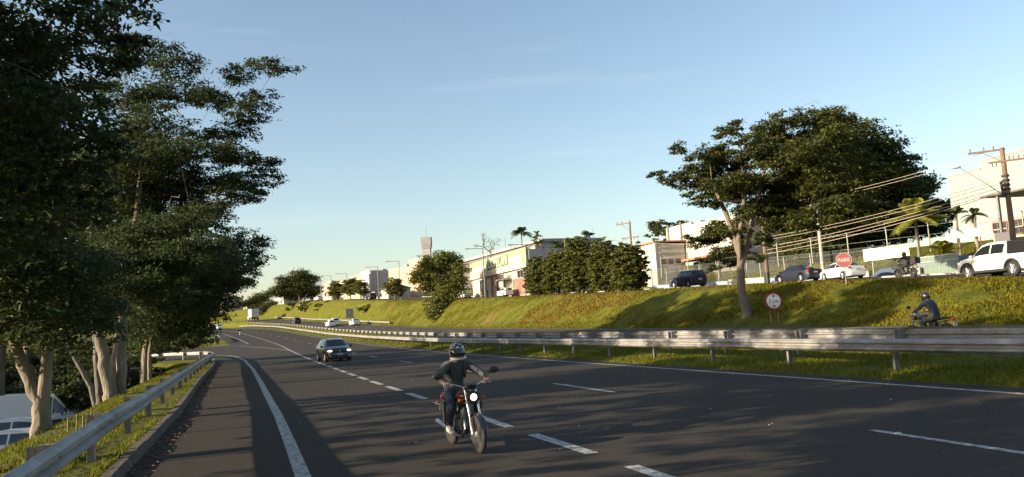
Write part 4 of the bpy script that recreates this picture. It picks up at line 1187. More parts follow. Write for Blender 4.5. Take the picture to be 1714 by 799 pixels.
# ------------------------------------------------------------------ motorcycles and riders
def motorcycle(label, loc, rz, tank, lit, lean=0.0, box=False, group=None, steer=0.0, sc=.93):
    root = empty("motorcycle", loc, rz, label, "motorcycle", group)
    root.scale = (sc,) * 3
    root.rotation_euler = (lean, 0, rz)

    def wheel(x, tw, steer=0):
        w = empty("front_wheel" if x > 0 else "rear_wheel", (x, 0, .30), steer, parent=root)
        t = MB(); n = 28
        t.lathe([(.222, -tw * .42), (.25, -tw * .5), (.285, -tw * .36), (.30, -tw * .12), (.30, tw * .12), (.285, tw * .36), (.25, tw * .5), (.222, tw * .42)], n, axis='Y')
        t.build("tyre", M_TYRE, w, 50)
        r = MB(); r.lathe([(.205, -tw * .34), (.228, -tw * .42), (.228, tw * .42), (.205, tw * .34)], n, axis='Y'); r.build("rim", M_CHROME, w, 50)
        s = MB()
        for k in range(18):
            a = 2 * math.pi * k / 18
            for sg in (-1, 1): s.tube([(.035 * math.cos(a + .5 * sg), .03 * sg, .035 * math.sin(a + .5 * sg)), (.21 * math.cos(a), .008 * sg, .21 * math.sin(a))], .0028, 4)
        s.build("spokes", M_CHROME, w)
        h = MB(); h.lathe([(0, -.06), (.03, -.06), (.045, -.04), (.06, -.02), (.06, .02), (.045, .04), (.03, .06), (0, .06)], 14, axis='Y'); h.build("hub", M_SILVER, w, 40)
    wheel(.64, .085, steer); wheel(-.64, .10)
    fk = MB()
    for sg in (-1, 1):
        fk.tube([(.64, sg * .085, .30), (.575, sg * .085, .52)], .028, 10, 0)
        fk.tube([(.575, sg * .085, .52), (.42, sg * .085, 1.0)], .019, 10, 1)
    fk.box((.50, 0, .77), (.06, .22, .03), 0); fk.box((.43, 0, .98), (.07, .22, .03), 0)
    fk.build("fork", [M_SILVER, M_CHROME], root, 50)
    f = MB()
    rings = []
    for k in range(9):
        a = R(20 + 130 * k / 8)
        c = (.64 + .325 * math.cos(a), .30 + .325 * math.sin(a))
        rings.append([(c[0], -.06, c[1] - .025), (c[0], -.03, c[1]), (c[0], .03, c[1]), (c[0], .06, c[1] - .025), (c[0], .03, c[1] - .008), (c[0], -.03, c[1] - .008)])
    f.loft(rings); f.build("front_mudguard", M_BLACK if lit else tank, root, 60)
    h = MB(); h.lathe([(0, -.10), (.04, -.10), (.085, -.03), (.098, .03), (.098, .045)], 20, axis='X', xf=Matrix.Translation((.53, 0, .85))); hl = h.build("headlight_shell", M_TRIM, root, 50)
    g = MB(); g.lathe([(0, .047), (.05, .046), (.088, .038), (.088, .03), (0, .03)], 20, axis='X', xf=Matrix.Translation((.53, 0, .85))); g.build("headlight", M_LIT if lit else M_LAMP, root, 50)
    i = MB()
    for sg in (-1, 1): i.tube([(.46, sg * .05, .98), (.48, sg * .05, 1.05)], [.05, .05], 12)
    i.build("instruments", M_TRIM, root, 40)
    hb = MB()
    pts = [(.40, 0, 1.0), (.40, .1, 1.005), (.36, .24, 1.06), (.28, .37, 1.05)]
    hb.tube([(p[0], -p[1], p[2]) for p in reversed(pts)] + pts[1:], .012, 8); hb.build("handlebar", M_CHROME, root, 60)
    for sg in (-1, 1):
        g = MB(); g.tube([(.325, sg * .30, 1.056), (.275, sg * .385, 1.05)], .019, 10); g.build("grip", M_TRIM, root, 50)
        lv = MB(); lv.tube([(.37, sg * .25, 1.05), (.375, sg * .34, 1.04), (.345, sg * .40, 1.035)], .007, 6); lv.build("lever", M_SILVER, root)
        m = empty("mirror", (.35, sg * .25, 1.06), 0, parent=root)
        mm = MB(); mm.tube([(0, 0, 0), (.0, sg * .08, .07), (-.02, sg * .16, .13)], .006, 6); mm.build("mirror_arm", M_TRIM, m)
        mg = MB(); mg.ell((-.02, sg * .215, .155), (.026, .098, .052), 14, 8); mg.build("mirror_head", M_TRIM, m, 60)
        ind = MB(); ind.tube([(.47, sg * .09, .82), (.47, sg * .16, .82)], .008, 6); ind.ell((.47, sg * .19, .82), (.035, .035, .028), 10, 6); ind.build("indicator", mat("orange lens", (.45, .10, .02), .3), root, 60)
        ri = MB(); ri.ell((-.82, sg * .15, .70), (.03, .035, .025), 10, 6); ri.build("indicator", MATS["orange lens"], root, 60)
    t = MB()
    rr = []
    for x, w, z0, z1 in [(.34, .05, .80, .86), (.30, .10, .74, .93), (.18, .135, .70, .97), (.02, .13, .69, .95), (-.10, .09, .70, .87), (-.14, .05, .72, .82)]:
        rr.append([(x, w * math.cos(a) * (1 if math.sin(a) > -.3 else .75), (z0 + z1) / 2 + (z1 - z0) / 2 * math.sin(a)) for a in [2 * math.pi * k / 14 for k in range(14)]])
    t.loft(rr); t.build("fuel_tank", tank, root, 60)
    s = MB(); rr = []
    for x, w, z, th in [(-.06, .07, .80, .05), (-.16, .11, .795, .07), (-.4, .13, .79, .08), (-.62, .12, .82, .08), (-.80, .09, .84, .05)]:
        rr.append([(x, w * math.cos(a), z + th * .5 * math.sin(a)) for a in [2 * math.pi * k / 12 for k in range(12)]])
    s.loft(rr); s.build("seat", M_TRIM, root, 60)
    e = MB()
    e.lathe([(0, -.12), (.12, -.12), (.14, -.08), (.14, .08), (.12, .12), (0, .12)], 16, axis='Y', xf=Matrix.Translation((-.02, 0, .38)))
    e.box((.0, 0, .40), (.36, .2, .16))
    for k in range(7): e.box((.13 + k * .012, 0, .46 + k * .028), (.17, .19, .014))
    e.box((.19, 0, .56), (.12, .13, .22))
    e.build("engine", mat("engine alloy", (.17, .17, .17), .5, .6, var=.3, scale=12), root, 30)
    fr = MB()
    fr.tube([(.40, 0, .93), (.30, 0, .70), (.30, .0, .40), (.12, 0, .25), (-.25, 0, .27)], .022, 8)
    fr.tube([(.38, 0, .88), (.0, 0, .70), (-.35, 0, .68), (-.3, 0, .3)], .02, 8)
    for sg in (-1, 1):
        fr.tube([(-.1, sg * .09, .68), (-.5, sg * .11, .72), (-.82, sg * .09, .76)], .014, 8)
        fr.tube([(-.22, sg * .08, .36), (-.64, sg * .085, .30)], .02, 8)
        fr.tube([(-.5, sg * .14, .72), (-.60, sg * .13, .34)], [.032, .026], 10)
        fr.tube([(-.05, sg * .1, .30), (-.05, sg * .24, .30)], .012, 6)
        fr.box((-.2, sg * .10, .62), (.24, .03, .14))
    fr.build("frame", M_TRIM, root, 50)
    ex = MB(); ex.tube([(.22, -.06, .48), (.30, -.08, .36), (.2, -.11, .22), (-.15, -.13, .24), (-.4, -.15, .30), (-.88, -.17, .38)], [.02, .022, .022, .024, .04, .045], 10); ex.build("exhaust", M_CHROME, root, 60)
    rm = MB(); rings = []
    for k in range(8):
        a = R(40 + 110 * k / 7)
        c = (-.64 + .335 * math.cos(a), .30 + .335 * math.sin(a))
        rings.append([(c[0], -.07, c[1] - .03), (c[0], -.03, c[1]), (c[0], .03, c[1]), (c[0], .07, c[1] - .03), (c[0], .0, c[1] - .01)])
    rm.loft(rings); rm.build("rear_mudguard", M_TRIM, root, 60)
    tl = MB(); tl.ell((-.90, 0, .78), (.05, .08, .05), 10, 6); tl.build("tail_light", M_TAIL, root, 60)
    np_ = MB(); np_.box((-.96, 0, .62), (.012, .17, .13)); np_.build("number_plate", M_PLATE, root)
    if box:
        b = MB(); b.box((-.86, 0, 1.06), (.42, .44, .40)); bm = b.build("carrier_box", M_TRIM, root)
    return root


M_SKIN = mat("skin", (.42, .24, .17), .6, var=.08, scale=9)
M_JEANS = mat("dark jeans", (.030, .038, .065), .9, var=.3, scale=14, bump=.4, bscale=30)


def rider(label, loc, rz, jacket, trousers, shell, lean=0.0, group=None, shoe=None, bag=False, pattern=None, crouch=0.0, sc=.93):
    """Seated motorcyclist in the motorcycle's own frame (+X forward); one skinned body, clothing and helmet as its parts."""
    root = empty("person", loc, rz, label, "person", group)
    root.scale = (sc,) * 3
    root.rotation_euler = (lean, 0, rz)
    c = crouch
    J = {"pelvis": (-.30, 0, .88), "waist": (-.27 + c * .1, 0, 1.04), "chest": (-.17 + c * .3, 0, 1.24), "neck": (-.10 + c * .4, 0, 1.41), "head": (-.055 + c * .42, 0, 1.50)}
    E = [("pelvis", "waist"), ("waist", "chest"), ("chest", "neck"), ("neck", "head")]
    RAD = {"pelvis": (.155, .14), "waist": (.165, .135), "chest": (.185, .135), "neck": (.065, .065), "head": (.085, .085)}
    for sg, n in ((1, "l"), (-1, "r")):
        J.update({"sh" + n: (-.12 + c * .33, sg * .205, 1.345), "el" + n: (.03 + c * .15, sg * .38, 1.14), "wr" + n: (.245, sg * .345, 1.085), "pa" + n: (.29, sg * .345, 1.075),
                  "hip" + n: (-.26, sg * .10, .84), "kn" + n: (.14, sg * .235, .72), "an" + n: (-.10, sg * .215, .36), "he" + n: (-.13, sg * .215, .325), "to" + n: (.06, sg * .225, .30)})
        RAD.update({"sh" + n: (.088, .088), "el" + n: (.064, .064), "wr" + n: (.032, .030), "pa" + n: (.040, .028), "hip" + n: (.12, .12), "kn" + n: (.085, .085), "an" + n: (.058, .058), "he" + n: (.045, .045), "to" + n: (.038, .035)})
        E += [("chest", "sh" + n), ("sh" + n, "el" + n), ("el" + n, "wr" + n), ("wr" + n, "pa" + n), ("pelvis", "hip" + n), ("hip" + n, "kn" + n), ("kn" + n, "an" + n), ("an" + n, "he" + n), ("an" + n, "to" + n)]
        # fingers close round the grip
        gx, gy, gz = .30, sg * .345, 1.053
        for k, (off, ln) in enumerate([(-.034, .9), (-.011, 1.0), (.012, .95), (.034, .8)]):
            yy = gy + sg * off
            names = []
            for q, a in enumerate((120, 55, -20, -85)):
                nm = "f%s%d%d" % (n, k, q)
                J[nm] = (gx + .036 * ln * math.cos(R(a)), yy, gz + .036 * math.sin(R(a))); RAD[nm] = (.0105 - .0008 * q,) * 2
                names.append(nm)
            E += [("pa" + n, names[0])] + list(zip(names[:-1], names[1:]))
        tn = []
        for q, p in enumerate([(.275, sg * (.345 - .045), 1.07), (.285, sg * (.345 - .062), 1.04), (.30, sg * (.345 - .060), 1.02)]):
            nm = "t%s%d" % (n, q); J[nm] = p; RAD[nm] = (.0115 - .001 * q,) * 2; tn.append(nm)
        E += [("wr" + n, tn[0])] + list(zip(tn[:-1], tn[1:]))
    keys = list(J); ix = {k: i for i, k in enumerate(keys)}
    me = bpy.data.meshes.new("skeleton")
    me.from_pydata([J[k] for k in keys], [(ix[a], ix[b]) for a, b in E], [])
    o = link("body", me, None)
    sk = o.modifiers.new("skin", 'SKIN'); sk.use_smooth_shade = True; sk.branch_smoothing = .4
    for i, k in enumerate(keys):
        v = me.skin_vertices[0].data[i]
        v.radius = RAD[k]; v.use_root = (k == "pelvis")
    sb = o.modifiers.new("sub", 'SUBSURF'); sb.levels = 2; sb.render_levels = 2
    dg = bpy.context.evaluated_depsgraph_get()
    nm = bpy.data.meshes.new_from_object(o.evaluated_get(dg))
    o.modifiers.clear(); o.data = nm; bpy.data.meshes.remove(me)
    nm.name = "body"; o.parent = root
    nm.materials.clear()
    for m in (jacket, trousers, M_SKIN, shoe or M_TRIM): nm.materials.append(m)
    # each face belongs to the nearest bone's garment
    seg, own = [], []
    for a, b in E:
        seg.append((Vector(J[a]), Vector(J[b])))
        k = b
        if k[:2] in ("el", "sh") or k in ("waist", "chest", "neck") or k[:2] == "wr": own.append(0)
        elif k[:3] == "hip" or k[:2] in ("kn", "an"): own.append(1)
        elif k[:2] in ("he", "to"): own.append(3) if k != "head" else own.append(2)
        else: own.append(2)
    A = np.array([tuple(s[0]) for s in seg]); Bv = np.array([tuple(s[1]) for s in seg]) - A
    C = np.zeros(len(nm.polygons) * 3); nm.polygons.foreach_get("center", C); C = C.reshape(-1, 3)
    t = np.clip(((C[:, None, :] - A[None]) * Bv[None]).sum(-1) / (Bv ** 2).sum(-1)[None], 0, 1)
    dist = np.linalg.norm(C[:, None, :] - (A[None] + t[..., None] * Bv[None]), axis=-1)
    mi = np.array(own)[dist.argmin(1)]
    nm.vertices.foreach_set("select", np.ones(len(nm.vertices), bool))
    nm.polygons.foreach_set("material_index", mi.astype(np.int32)); nm.polygons.foreach_set("use_smooth", np.ones(len(mi), bool))
    nm.update()
    # cloth folds on the garments
    from mathutils import noise as mnoise
    for p in nm.polygons:
        if p.material_index > 1: continue
        for vi in p.vertices:
            v = nm.vertices[vi]
            if v.select is False: continue
            q = v.co * 1.0
            n1 = mnoise.noise(Vector((q.x * 16, q.y * 16, q.z * 30))) + .5 * mnoise.noise(q * 45)
            v.co = v.co + v.normal * .008 * n1
            v.select = False
    nm.update()
    # helmet with visor, chin bar and graphic
    hx, hz = J["head"][0] + .02, J["head"][2] + .055
    hl = MB()
    rings = []
    for i in range(15):
        a = -1.15 + (1.57 + 1.15) * i / 14
        rr = max(.03, math.cos(a))
        rings.append([(hx + .148 * rr * math.cos(p) * (1 + .10 * (math.cos(p) > 0) * (a < 0)), .128 * rr * math.sin(p), hz + .142 * math.sin(a)) for p in [2 * math.pi * k / 28 for k in range(28)]])
    hl.loft(rings)
    hm = hl.mesh("helmet", [shell, pattern or shell, M_TRIM], 70)
    for p in hm.polygons:
        d = p.center - Vector((hx, 0, hz))
        if pattern is not None and d.z > .045 and d.x > .0 and abs(d.y) < .085 and (math.sin(d.y * 70) * math.sin(d.z * 95 + 1.2) > -.35): p.material_index = 1
    ho = link("helmet", hm, root)
    v = MB(); rings = []
    for i in range(9):
        a = R(-34 + 58 * i / 8)
        rings.append([(hx + (.150 + .013 * (a < 0)) * math.cos(a) * math.cos(p) + .004 * math.cos(p), .133 * math.cos(a) * math.sin(p), hz + .142 * math.sin(a) - .008) for p in [R(-78 + 156 * k / 16) for k in range(17)]])
    v.loft(rings, closed=False); v.build("visor", M_GLASS, ho, 70)
    cb = MB(); cb.tube([(hx + .155 * math.cos(p), .128 * math.sin(p), hz - .095 - .03 * math.cos(p)) for p in [R(-80 + 160 * k / 12) for k in range(13)]], .017, 8); cb.build("chin_bar", shell, ho, 60)
    # shoes
    for sg in (-1, 1):
        s = MB(); rr = []
        for x, w, z0, z1 in [(-.17, .03, .285, .36), (-.12, .042, .265, .40), (-.04, .045, .262, .37), (.05, .05, .258, .335), (.11, .042, .26, .315), (.135, .02, .27, .30)]:
            rr.append([(x, sg * .22 + w * math.cos(a), (z0 + z1) / 2 + (z1 - z0) / 2 * math.sin(a)) for a in [2 * math.pi * k / 12 for k in range(12)]])
        s.loft(rr); s.build("shoe", shoe or M_TRIM, root, 60)
    # collar and cuffs
    k = MB(); k.lathe([(.085, -.03), (.082, .03), (.072, .03), (.07, -.03)], 16, xf=Matrix.Translation(J["neck"])); k.build("collar", jacket, root, 60)
    if bag:
        st_ = MB()
        for sg in (-1, 1): st_.tube([(J["chest"][0] + .11, sg * .105, 1.12), (J["chest"][0] + .135, sg * .112, 1.24), (J["neck"][0] + .03, sg * .11, 1.385), (J["neck"][0] - .09, sg * .1, 1.38)], [.022, .024, .024, .022], 8)
        st_.build("backpack_straps", M_TRIM, root, 60)
        bp_ = MB(); bp_.ell((J["chest"][0] - .21, 0, 1.2), (.10, .16, .21), 14, 10); bp_.build("backpack", M_TRIM, root, 60)
    return root


def build_bikes():
    m_grey = mat("charcoal jacket", (.085, .088, .096), .9, col2=(.055, .058, .066), scale=12, bump=.5, bscale=18)
    m_navy = mat("navy jacket", (.022, .028, .055), .85, var=.25, scale=10, bump=.5, bscale=18)
    m_khaki = mat("grey trousers", (.055, .058, .053), .9, var=.2, scale=12, bump=.4)
    m_blk = mat("black jacket", (.018, .019, .023), .85, var=.2, scale=10, bump=.4)
    m_hw = mat("cream helmet shell", (.50, .48, .42), .35, coat=.4)
    m_hp = mat("black helmet graphic", (.03, .03, .034), .35)
    m_hb = mat("black helmet shell", (.02, .016, .018), .3, coat=.5)
    m_red = mat("red tank paint", (.06, .008, .009), .3, coat=.5)
    m_shoe = mat("grey trainers", (.40, .39, .37), .8)
    x, y = 2.84, 12.0
    rz = R(-84)
    motorcycle("red and black motorcycle with its round headlight lit, riding towards the camera", (x, y, ZR(y) + .004), rz, m_red, True, lean=R(2), steer=R(0))
    rider("rider in a charcoal jacket and a cream helmet with black graphics, facing the camera", (x, y, ZR(y) + .004), rz, m_grey, M_JEANS, m_hw, lean=R(2), shoe=m_shoe, bag=True, pattern=m_hp)
    # far rider on the same carriageway
    y = 188; x = 2.2 + SH(y); rz = heading(y, -1)
    motorcycle("tiny dark motorcycle far down the road", (x, y, ZR(y) + .004), rz, M_BLACK, True)
    rider("tiny rider in black far down the road", (x, y, ZR(y) + .004), rz, m_blk, M_JEANS, m_hb)
    # rider on the opposite carriageway, riding away
    x, y = 19.35, 19.9
    z = ZO(y) - .22 + .23 * (x - 16.75) / 10.3 + .005
    rz = R(97)
    motorcycle("dark motorcycle on the opposite carriageway, half hidden by the guardrail", (x, y, z), rz, M_BLACK, False, lean=0)
    rider("rider in a navy jacket and black helmet on the opposite carriageway", (x, y, z), rz, m_navy, m_khaki, m_hb, crouch=.1)
    # rider with a carrier box on the upper street
    x, y = 37.2, 39.6
    motorcycle("black motorcycle with a carrier box on the upper street in front of the banner", (x, y, ZT(y) + .06), R(92), M_BLACK, False, box=True)
    rider("rider all in black on the motorcycle with the carrier box", (x, y, ZT(y) + .06), R(92), m_blk, m_blk, m_hb, bag=True)
# ------------------------------------------------------------------ buildings
M_WALLW = mat("white wall", (.31, .295, .26), .9, col2=(.42, .40, .36), scale=.9, stretch=(1.4, 1.4, .25), detail=7)
M_WALLC = mat("cream wall", (.38, .315, .24), .9, col2=(.48, .40, .31), scale=.9, stretch=(1.4, 1.4, .25), detail=7)
M_WALLG = mat("grey wall", (.30, .30, .31), .9, var=.12, scale=.5)
M_WALLB = mat("beige wall", (.42, .32, .245), .9, var=.08, scale=.6)
M_SHEET = mat("pale corrugated sheet", (.24, .26, .245), .6, col2=(.35, .37, .35), scale=2.2, stretch=(2.5, 1, .06), detail=6)
M_GREEN = mat("pale green fascia", (.19, .28, .17), .7, var=.08, scale=1)
M_DARKR = mat("dark roof sheet", (.10, .085, .075), .7, var=.2, scale=1)
M_WIN = mat("window glass", (.025, .028, .032), .12, spec=.8)
M_CREAMP = mat("cream panel", (.66, .64, .44), .6)
M_DOORD = mat("dark brown timber", (.07, .04, .03), .7, var=.3, scale=3)
M_CONC = mat("pole concrete", (.34, .31, .28), .9, var=.15, scale=2)
M_POLEG = mat("grey pole paint", (.16, .16, .16), .6)
M_WOOD = mat("pole timber", (.15, .10, .07), .9, var=.3, scale=3, stretch=(1, 1, .2))
M_ROOFT = mat("terracotta roof", (.30, .14, .08), .9, var=.2, scale=2)


def window(root, x, z, w, h, y=0.0, bars=1, frame=None):
    """A recessed pane in a proud frame, on the front (-Y) of a building."""
    f = MB()
    t = .10
    f.box((x, y - .05, z + h / 2), (w + 2 * t, .14, t)); f.box((x, y - .05, z - h / 2), (w + 2 * t, .18, t))
    for s in (-1, 1): f.box((x + s * (w / 2 + t / 2), y - .05, z), (t, .14, h - t))
    for k in range(bars): f.box((x - w / 2 + w * (k + 1) / (bars + 1), y - .04, z), (.07, .08, h - t - .01))
    fo = f.build("window", frame or M_WALLW, root)
    p = MB(); p.box((x, y - .012, z), (w, .03, h - .02)); p.build("pane", M_WIN, fo)
    return fo


def text(body, size, m, root, loc, rot, name="lettering", depth=.02, align='CENTER', sx=1.0):
    cu = bpy.data.curves.new(name, 'FONT'); cu.body = body; cu.size = size; cu.extrude = depth; cu.align_x = align; cu.align_y = 'CENTER'
    tmp = bpy.data.objects.new(name, cu); COL.objects.link(tmp)
    me = bpy.data.meshes.new_from_object(tmp.evaluated_get(bpy.context.evaluated_depsgraph_get()))
    bpy.data.objects.remove(tmp)
    me.materials.clear(); me.materials.append(m)
    o = bpy.data.objects.new(name, me); COL.objects.link(o); o.parent = root; o.location = loc; o.rotation_euler = rot; o.scale = (sx, 1, 1)
    return o


FRONT = (math.pi / 2, 0, 0)      # text standing on a front (-Y) face


def building(name, far, near, z, label, cat="building", group=None):
    """Root at the far end of a street facade; local +X runs along it towards the camera, local -Y faces the street."""
    rz = math.atan2(near[1] - far[1], near[0] - far[0])
    return empty(name, (far[0], far[1], z), rz, label, cat, group), math.hypot(near[0] - far[0], near[1] - far[1])


def shell(root, L, D, H, front, side=None, name="wall", z0=-1.5):
    m = MB()
    m.b2((0, 0, z0), (L, .25, H)); m.build(name, front, root)
    s = MB(); s.b2((L - .25, .252, z0), (L, D, H - .003)); s.b2((0, .252, z0), (.25, D, H - .003)); s.b2((.252, D - .25, z0), (L - .252, D, H - .006)); s.build(name, side or front, root)
    r = MB(); r.b2((.26, .26, H - .35), (L - .26, D - .26, H - .2)); r.build("roof", M_DARKR, root)


def build_buildings():
    # ---- green fronted shop
    b, L = building("shop", (38.7, 150.5), (40.2, 120.5), 6.0, "two-storey white shop with a pale green fascia and large cream lettering")
    shell(b, L, 17, 7.2, M_WALLW, M_WALLG)  # grey side walls: their shade is put into the colour
    f = MB(); f.b2((-.1, -.35, 5.35), (L + .1, -.002, 7.55)); f.build("fascia", M_GREEN, b)
    f = MB(); f.b2((-.2, -.55, 4.35), (L + .2, -.003, 5.33)); f.build("cornice_band", mat("peach band", (.58, .45, .32), .8, var=.08, scale=.5), b)
    for x0, x1, z0, z1 in ((1.6, 10.2, 5.55, 6.45), (22.4, 28.2, 5.6, 6.55)):
        p = MB(); p.b2((x0, -.42, z0), (x1, -.352, z1)); p.build("sign_panel", M_CREAMP, b)
    p = MB(); p.b2((10.8, -.40, 5.5), (21.6, -.352, 7.3)); p.build("sign_panel", mat("deep green panel", (.085, .13, .07), .7), b)
    text("UOPECAN", 2.5, M_CREAMP, b, (16.4, -.44, 6.35), FRONT, depth=.06, sx=.86)
    mast = MB(); mast.tube([(11.4, -.6, 5.3), (11.5, -.6, 8.5)], [.16, .10], 8); mast.build("mast", M_WALLW, b)
    for x, w in ((12.6, 2.6), (16.6, 3.2), (27.0, 3.8)): window(b, x, 3.55, w, 1.25, bars=2)
    for x, w, h in ((6.6, 3.6, 3.0), ): window(b, x, 2.55, w, h, bars=3)
    for x, w in ((7.0, 4.4), (15.8, 3.0), (19.2, 1.6)):
        d = MB(); d.box((x, -.02, .95), (w, .10, 1.95)); d.build("doorway", M_DOORD, b)
    for x, w in ((11.5, .9), (14.2, .5)):
        d = MB(); d.box((x, -.10, 2.2), (w, .3, 4.3)); d.build("pilaster", mat("reddish pilaster", (.42, .20, .12), .85, var=.1, scale=1), b)
    d = MB(); d.b2((18.4, -1.5, 2.95), (22.0, -.002, 3.2)); d.build("porch_roof", M_WALLW, b)
    for x in (18.6, 21.8):
        q = MB(); q.b2((x - .12, -1.45, -.6), (x + .12, -1.2, 2.94)); q.build("porch_column", M_DOORD, b)
    d = MB(); d.b2((22.6, -.10, .2), (29.2, -.002, 2.9)); pm = d.build("mural", mat("mural", (.035, .04, .085), .6, col2=(.55, .20, .09), scale=.55, detail=2), b)
    # ---- long pale building
    b, L = building("long_building", (24.0, 265.2), (29.3, 231.2), 11.0, "long pale stepped building with its end wall coloured grey for shade, far along the upper street")
    shell(b, L, 12, 7.0, M_WALLC, M_WALLG)  # the end wall's shade is put into its grey colour
    for x0, x1, h in ((0, 12, 7.2), (12.1, 25, 7.7), (25.1, L, 8.3)):
        p = MB(); p.b2((x0, -.15, 1.0), (x1, -.003, h)); p.build("wall_panel", M_WALLC if x0 < 20 else M_WALLW, b)
    for x in (8, 17, 24): window(b, x, 3.6, 1.6, 1.5, y=-.15)
    m = MB(); m.b2((L - .02, 1.4, 2), (L + .15, 1.9, 8.1)); m.b2((L - .02, 5.8, 4.9), (L + .25, 12, 5.2)); m.b2((L + .003, .3, 7), (L + .1, 12, 8.0)); m.build("end_wall_trim", M_WALLG, b)
    # ---- low gabled building
    b, L = building("low_building", (26.6, 222), (30.2, 203), 9.2, "low white building with a shallow gable before the grey end wall")
    shell(b, L, 6, 3.0, M_WALLW)
    r = MB(); r.prism([(-.4, 2.95), (6.4, 2.95), (3.0, 4.0)], -.3, L + .3, axis='X'); r.build("roof", M_DARKR, b)
    for x in (4, 9, 14): window(b, x, 1.6, 1.2, 1.0)
    # ---- cream building
    b, L = building("cream_building", (20.1, 288), (23.6, 268), 12.0, "cream building left of the long pale one, beside the lamp posts")
    shell(b, L, 10, 6.2, M_WALLC)
    window(b, 12, 3.2, 5, 1.6, bars=2); window(b, 4, 3.2, 2.4, 1.4)
    q = MB(); q.prism([(0, 6.2), (L, 6.2), (L * .75, 7.3), (L * .35, 7.4)], .0, .24); q.build("parapet", M_WALLC, b)
    # ---- beige block
    b, L = building("beige_building", (33.0, 219.5), (40.5, 208), 9.5, "beige block behind the small rounded tree, right of the grey wall")
    shell(b, L, 9, 8.8, M_WALLB)
    q = MB(); q.b2((L * .62, -.2, 2), (L + .1, 9.1, 10.6)); q.build("stair_block", M_WALLB, b)
    # ---- water tower
    t = empty("water_tower", (45.1, 225.5, 9.0), R(-20), "slim white water tower with a flared grey top", "tower")
    q = MB(); q.b2((-1.1, -1.1, 0), (1.1, 1.1, 16.2)); q.build("shaft", M_WALLW, t)
    q = MB(); q.loft([[(-1.15, -1.15, 15.0), (1.15, -1.15, 15.0), (1.15, 1.15, 15.0), (-1.15, 1.15, 15.0)], [(-1.4, -1.4, 16.4), (1.4, -1.4, 16.4), (1.4, 1.4, 16.4), (-1.4, 1.4, 16.4)], [(-1.4, -1.4, 18.4), (1.4, -1.4, 18.4), (1.4, 1.4, 18.4), (-1.4, 1.4, 18.4)]]); q.build("tank", M_WALLG, t)
    q = MB(); q.tube([(0, 0, 18.4), (0, 0, 21.4)], .06, 6); q.build("mast", M_POLEG, t)
    # ---- dark roofed hall behind the shop
    b, L = building("dark_roofed_hall", (50.5, 214), (56.5, 160), 8.0, "long hall with a dark roof edge behind the green fronted shop")
    shell(b, L, 14, 10.4, mat("dark cladding", (.14, .12, .105), .8, var=.2, scale=.6), M_WALLG)
    q = MB(); q.b2((-.5, -.6, 10.4), (L + .5, 14.5, 11.0)); q.build("roof_edge", M_WALLG, b)
    # ---- narrow white building
    b, L = building("narrow_building", (52.0, 109.0), (51.7, 99.2), 5.2, "narrow three-storey building with its curved lit front drawn as a white panel, and shaded end wall")
    shell(b, L, 4.2, 6.1, mat("shaded beige wall", (.46, .41, .36), .9, var=.1, scale=.7))
    pts = [(2.6, 6.3), (L + .05, 6.3), (L + .05, .3), (7.6, .3), (7.5, 1.8), (7.0, 3.4), (6.0, 4.8), (4.6, 5.7)]
    q = MB(); q.prism(pts, -.22, -.003); q.build("lit_curve_panel", M_WALLW, b)  # white panel over the shaded wall colour paints the front's curved shadow edge
    for x in (1.6, 3.4): window(b, x, 4.0, 1.1, .8)
    for x in (1.4, 3.4, 5.4): window(b, x, 1.8, 1.1, 1.0)
    e = empty("end_wall", (L, 0, 0), R(90), parent=b)
    for k in range(3):
        for z in (3.6,): window(b, 0, 0, .1, .1) if False else None
    for k in range(3):
        q = MB(); q.b2((L + .003, .55 + k * 1.1, 3.3), (L + .05, 1.25 + k * 1.1, 4.0)); q.build("end_window", M_WIN, b)
    q = MB(); q.b2((L + .003, .4, 4.7), (L + .12, 3.9, 4.95)); q.b2((L + .003, .4, 5.5), (L + .10, 3.9, 5.65)); q.build("end_ledge", M_WALLW, b)
    q = MB(); q.b2((L + .003, .3, 1.2), (L + .3, .55, 3.1)); q.build("drain_box", M_DOORD, b)
    q = MB(); q.b2((-.3, -.5, 6.3), (L + .3, 4.4, 6.5)); q.build("roof", M_ROOFT, b)
    bpy.data.objects.remove(e)
    # ---- second white building with a carport
    b, L = building("carport_building", (56.2, 104.5), (56.0, 86.0), 5.4, "white block over a dark open carport, partly behind the spreading tree")
    q = MB(); q.b2((0, 0, 3.6), (L, .25, 8.2)); q.b2((0, 0, 8.2), (7.5, .25, 8.6)); q.build("wall", M_WALLW, b)
    q = MB(); q.b2((L - .25, .252, -1), (L, 12, 8.1)); q.build("wall", M_WALLG, b)
    q = MB(); q.b2((0, .252, 3.6), (.25, 12, 8.1)); q.build("wall", M_WALLG, b)
    q = MB(); q.b2((.26, .26, 7.8), (L - .26, 12, 8.0)); q.build("roof", M_DARKR, b)
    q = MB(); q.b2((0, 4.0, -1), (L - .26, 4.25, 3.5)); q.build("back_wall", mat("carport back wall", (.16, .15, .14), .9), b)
    q = MB(); q.b2((-.3, -.9, 3.3), (L + .3, -.003, 3.58)); q.build("awning", M_ROOFT, b)
    for x in (.3, 5, 9.8, 14.5):
        q = MB(); q.b2((x, -.7, -1.2), (x + .22, -.48, 3.29)); q.build("post", M_POLEG, b)
    for x in (.6, 4.4):
        q = MB(); q.b2((x, -.16, 4.4 if x > 3 else 5.5), (x + .35, -.003, 8.9)); q.build("downpipe", M_POLEG, b)
    window(b, 11, 5.8, 2.6, 1.2, bars=2)
    # ---- corrugated hall
    zf = 6.6
    b, L = building("corrugated_hall", (68.8, 66.0), (68.2, 36.0), zf, "large white hall clad in corrugated sheets with brown framed windows")
    q = MB(); q.b2((0, 0, -1.5), (L, .25, 2.35)); q.build("wall", M_WALLW, b)
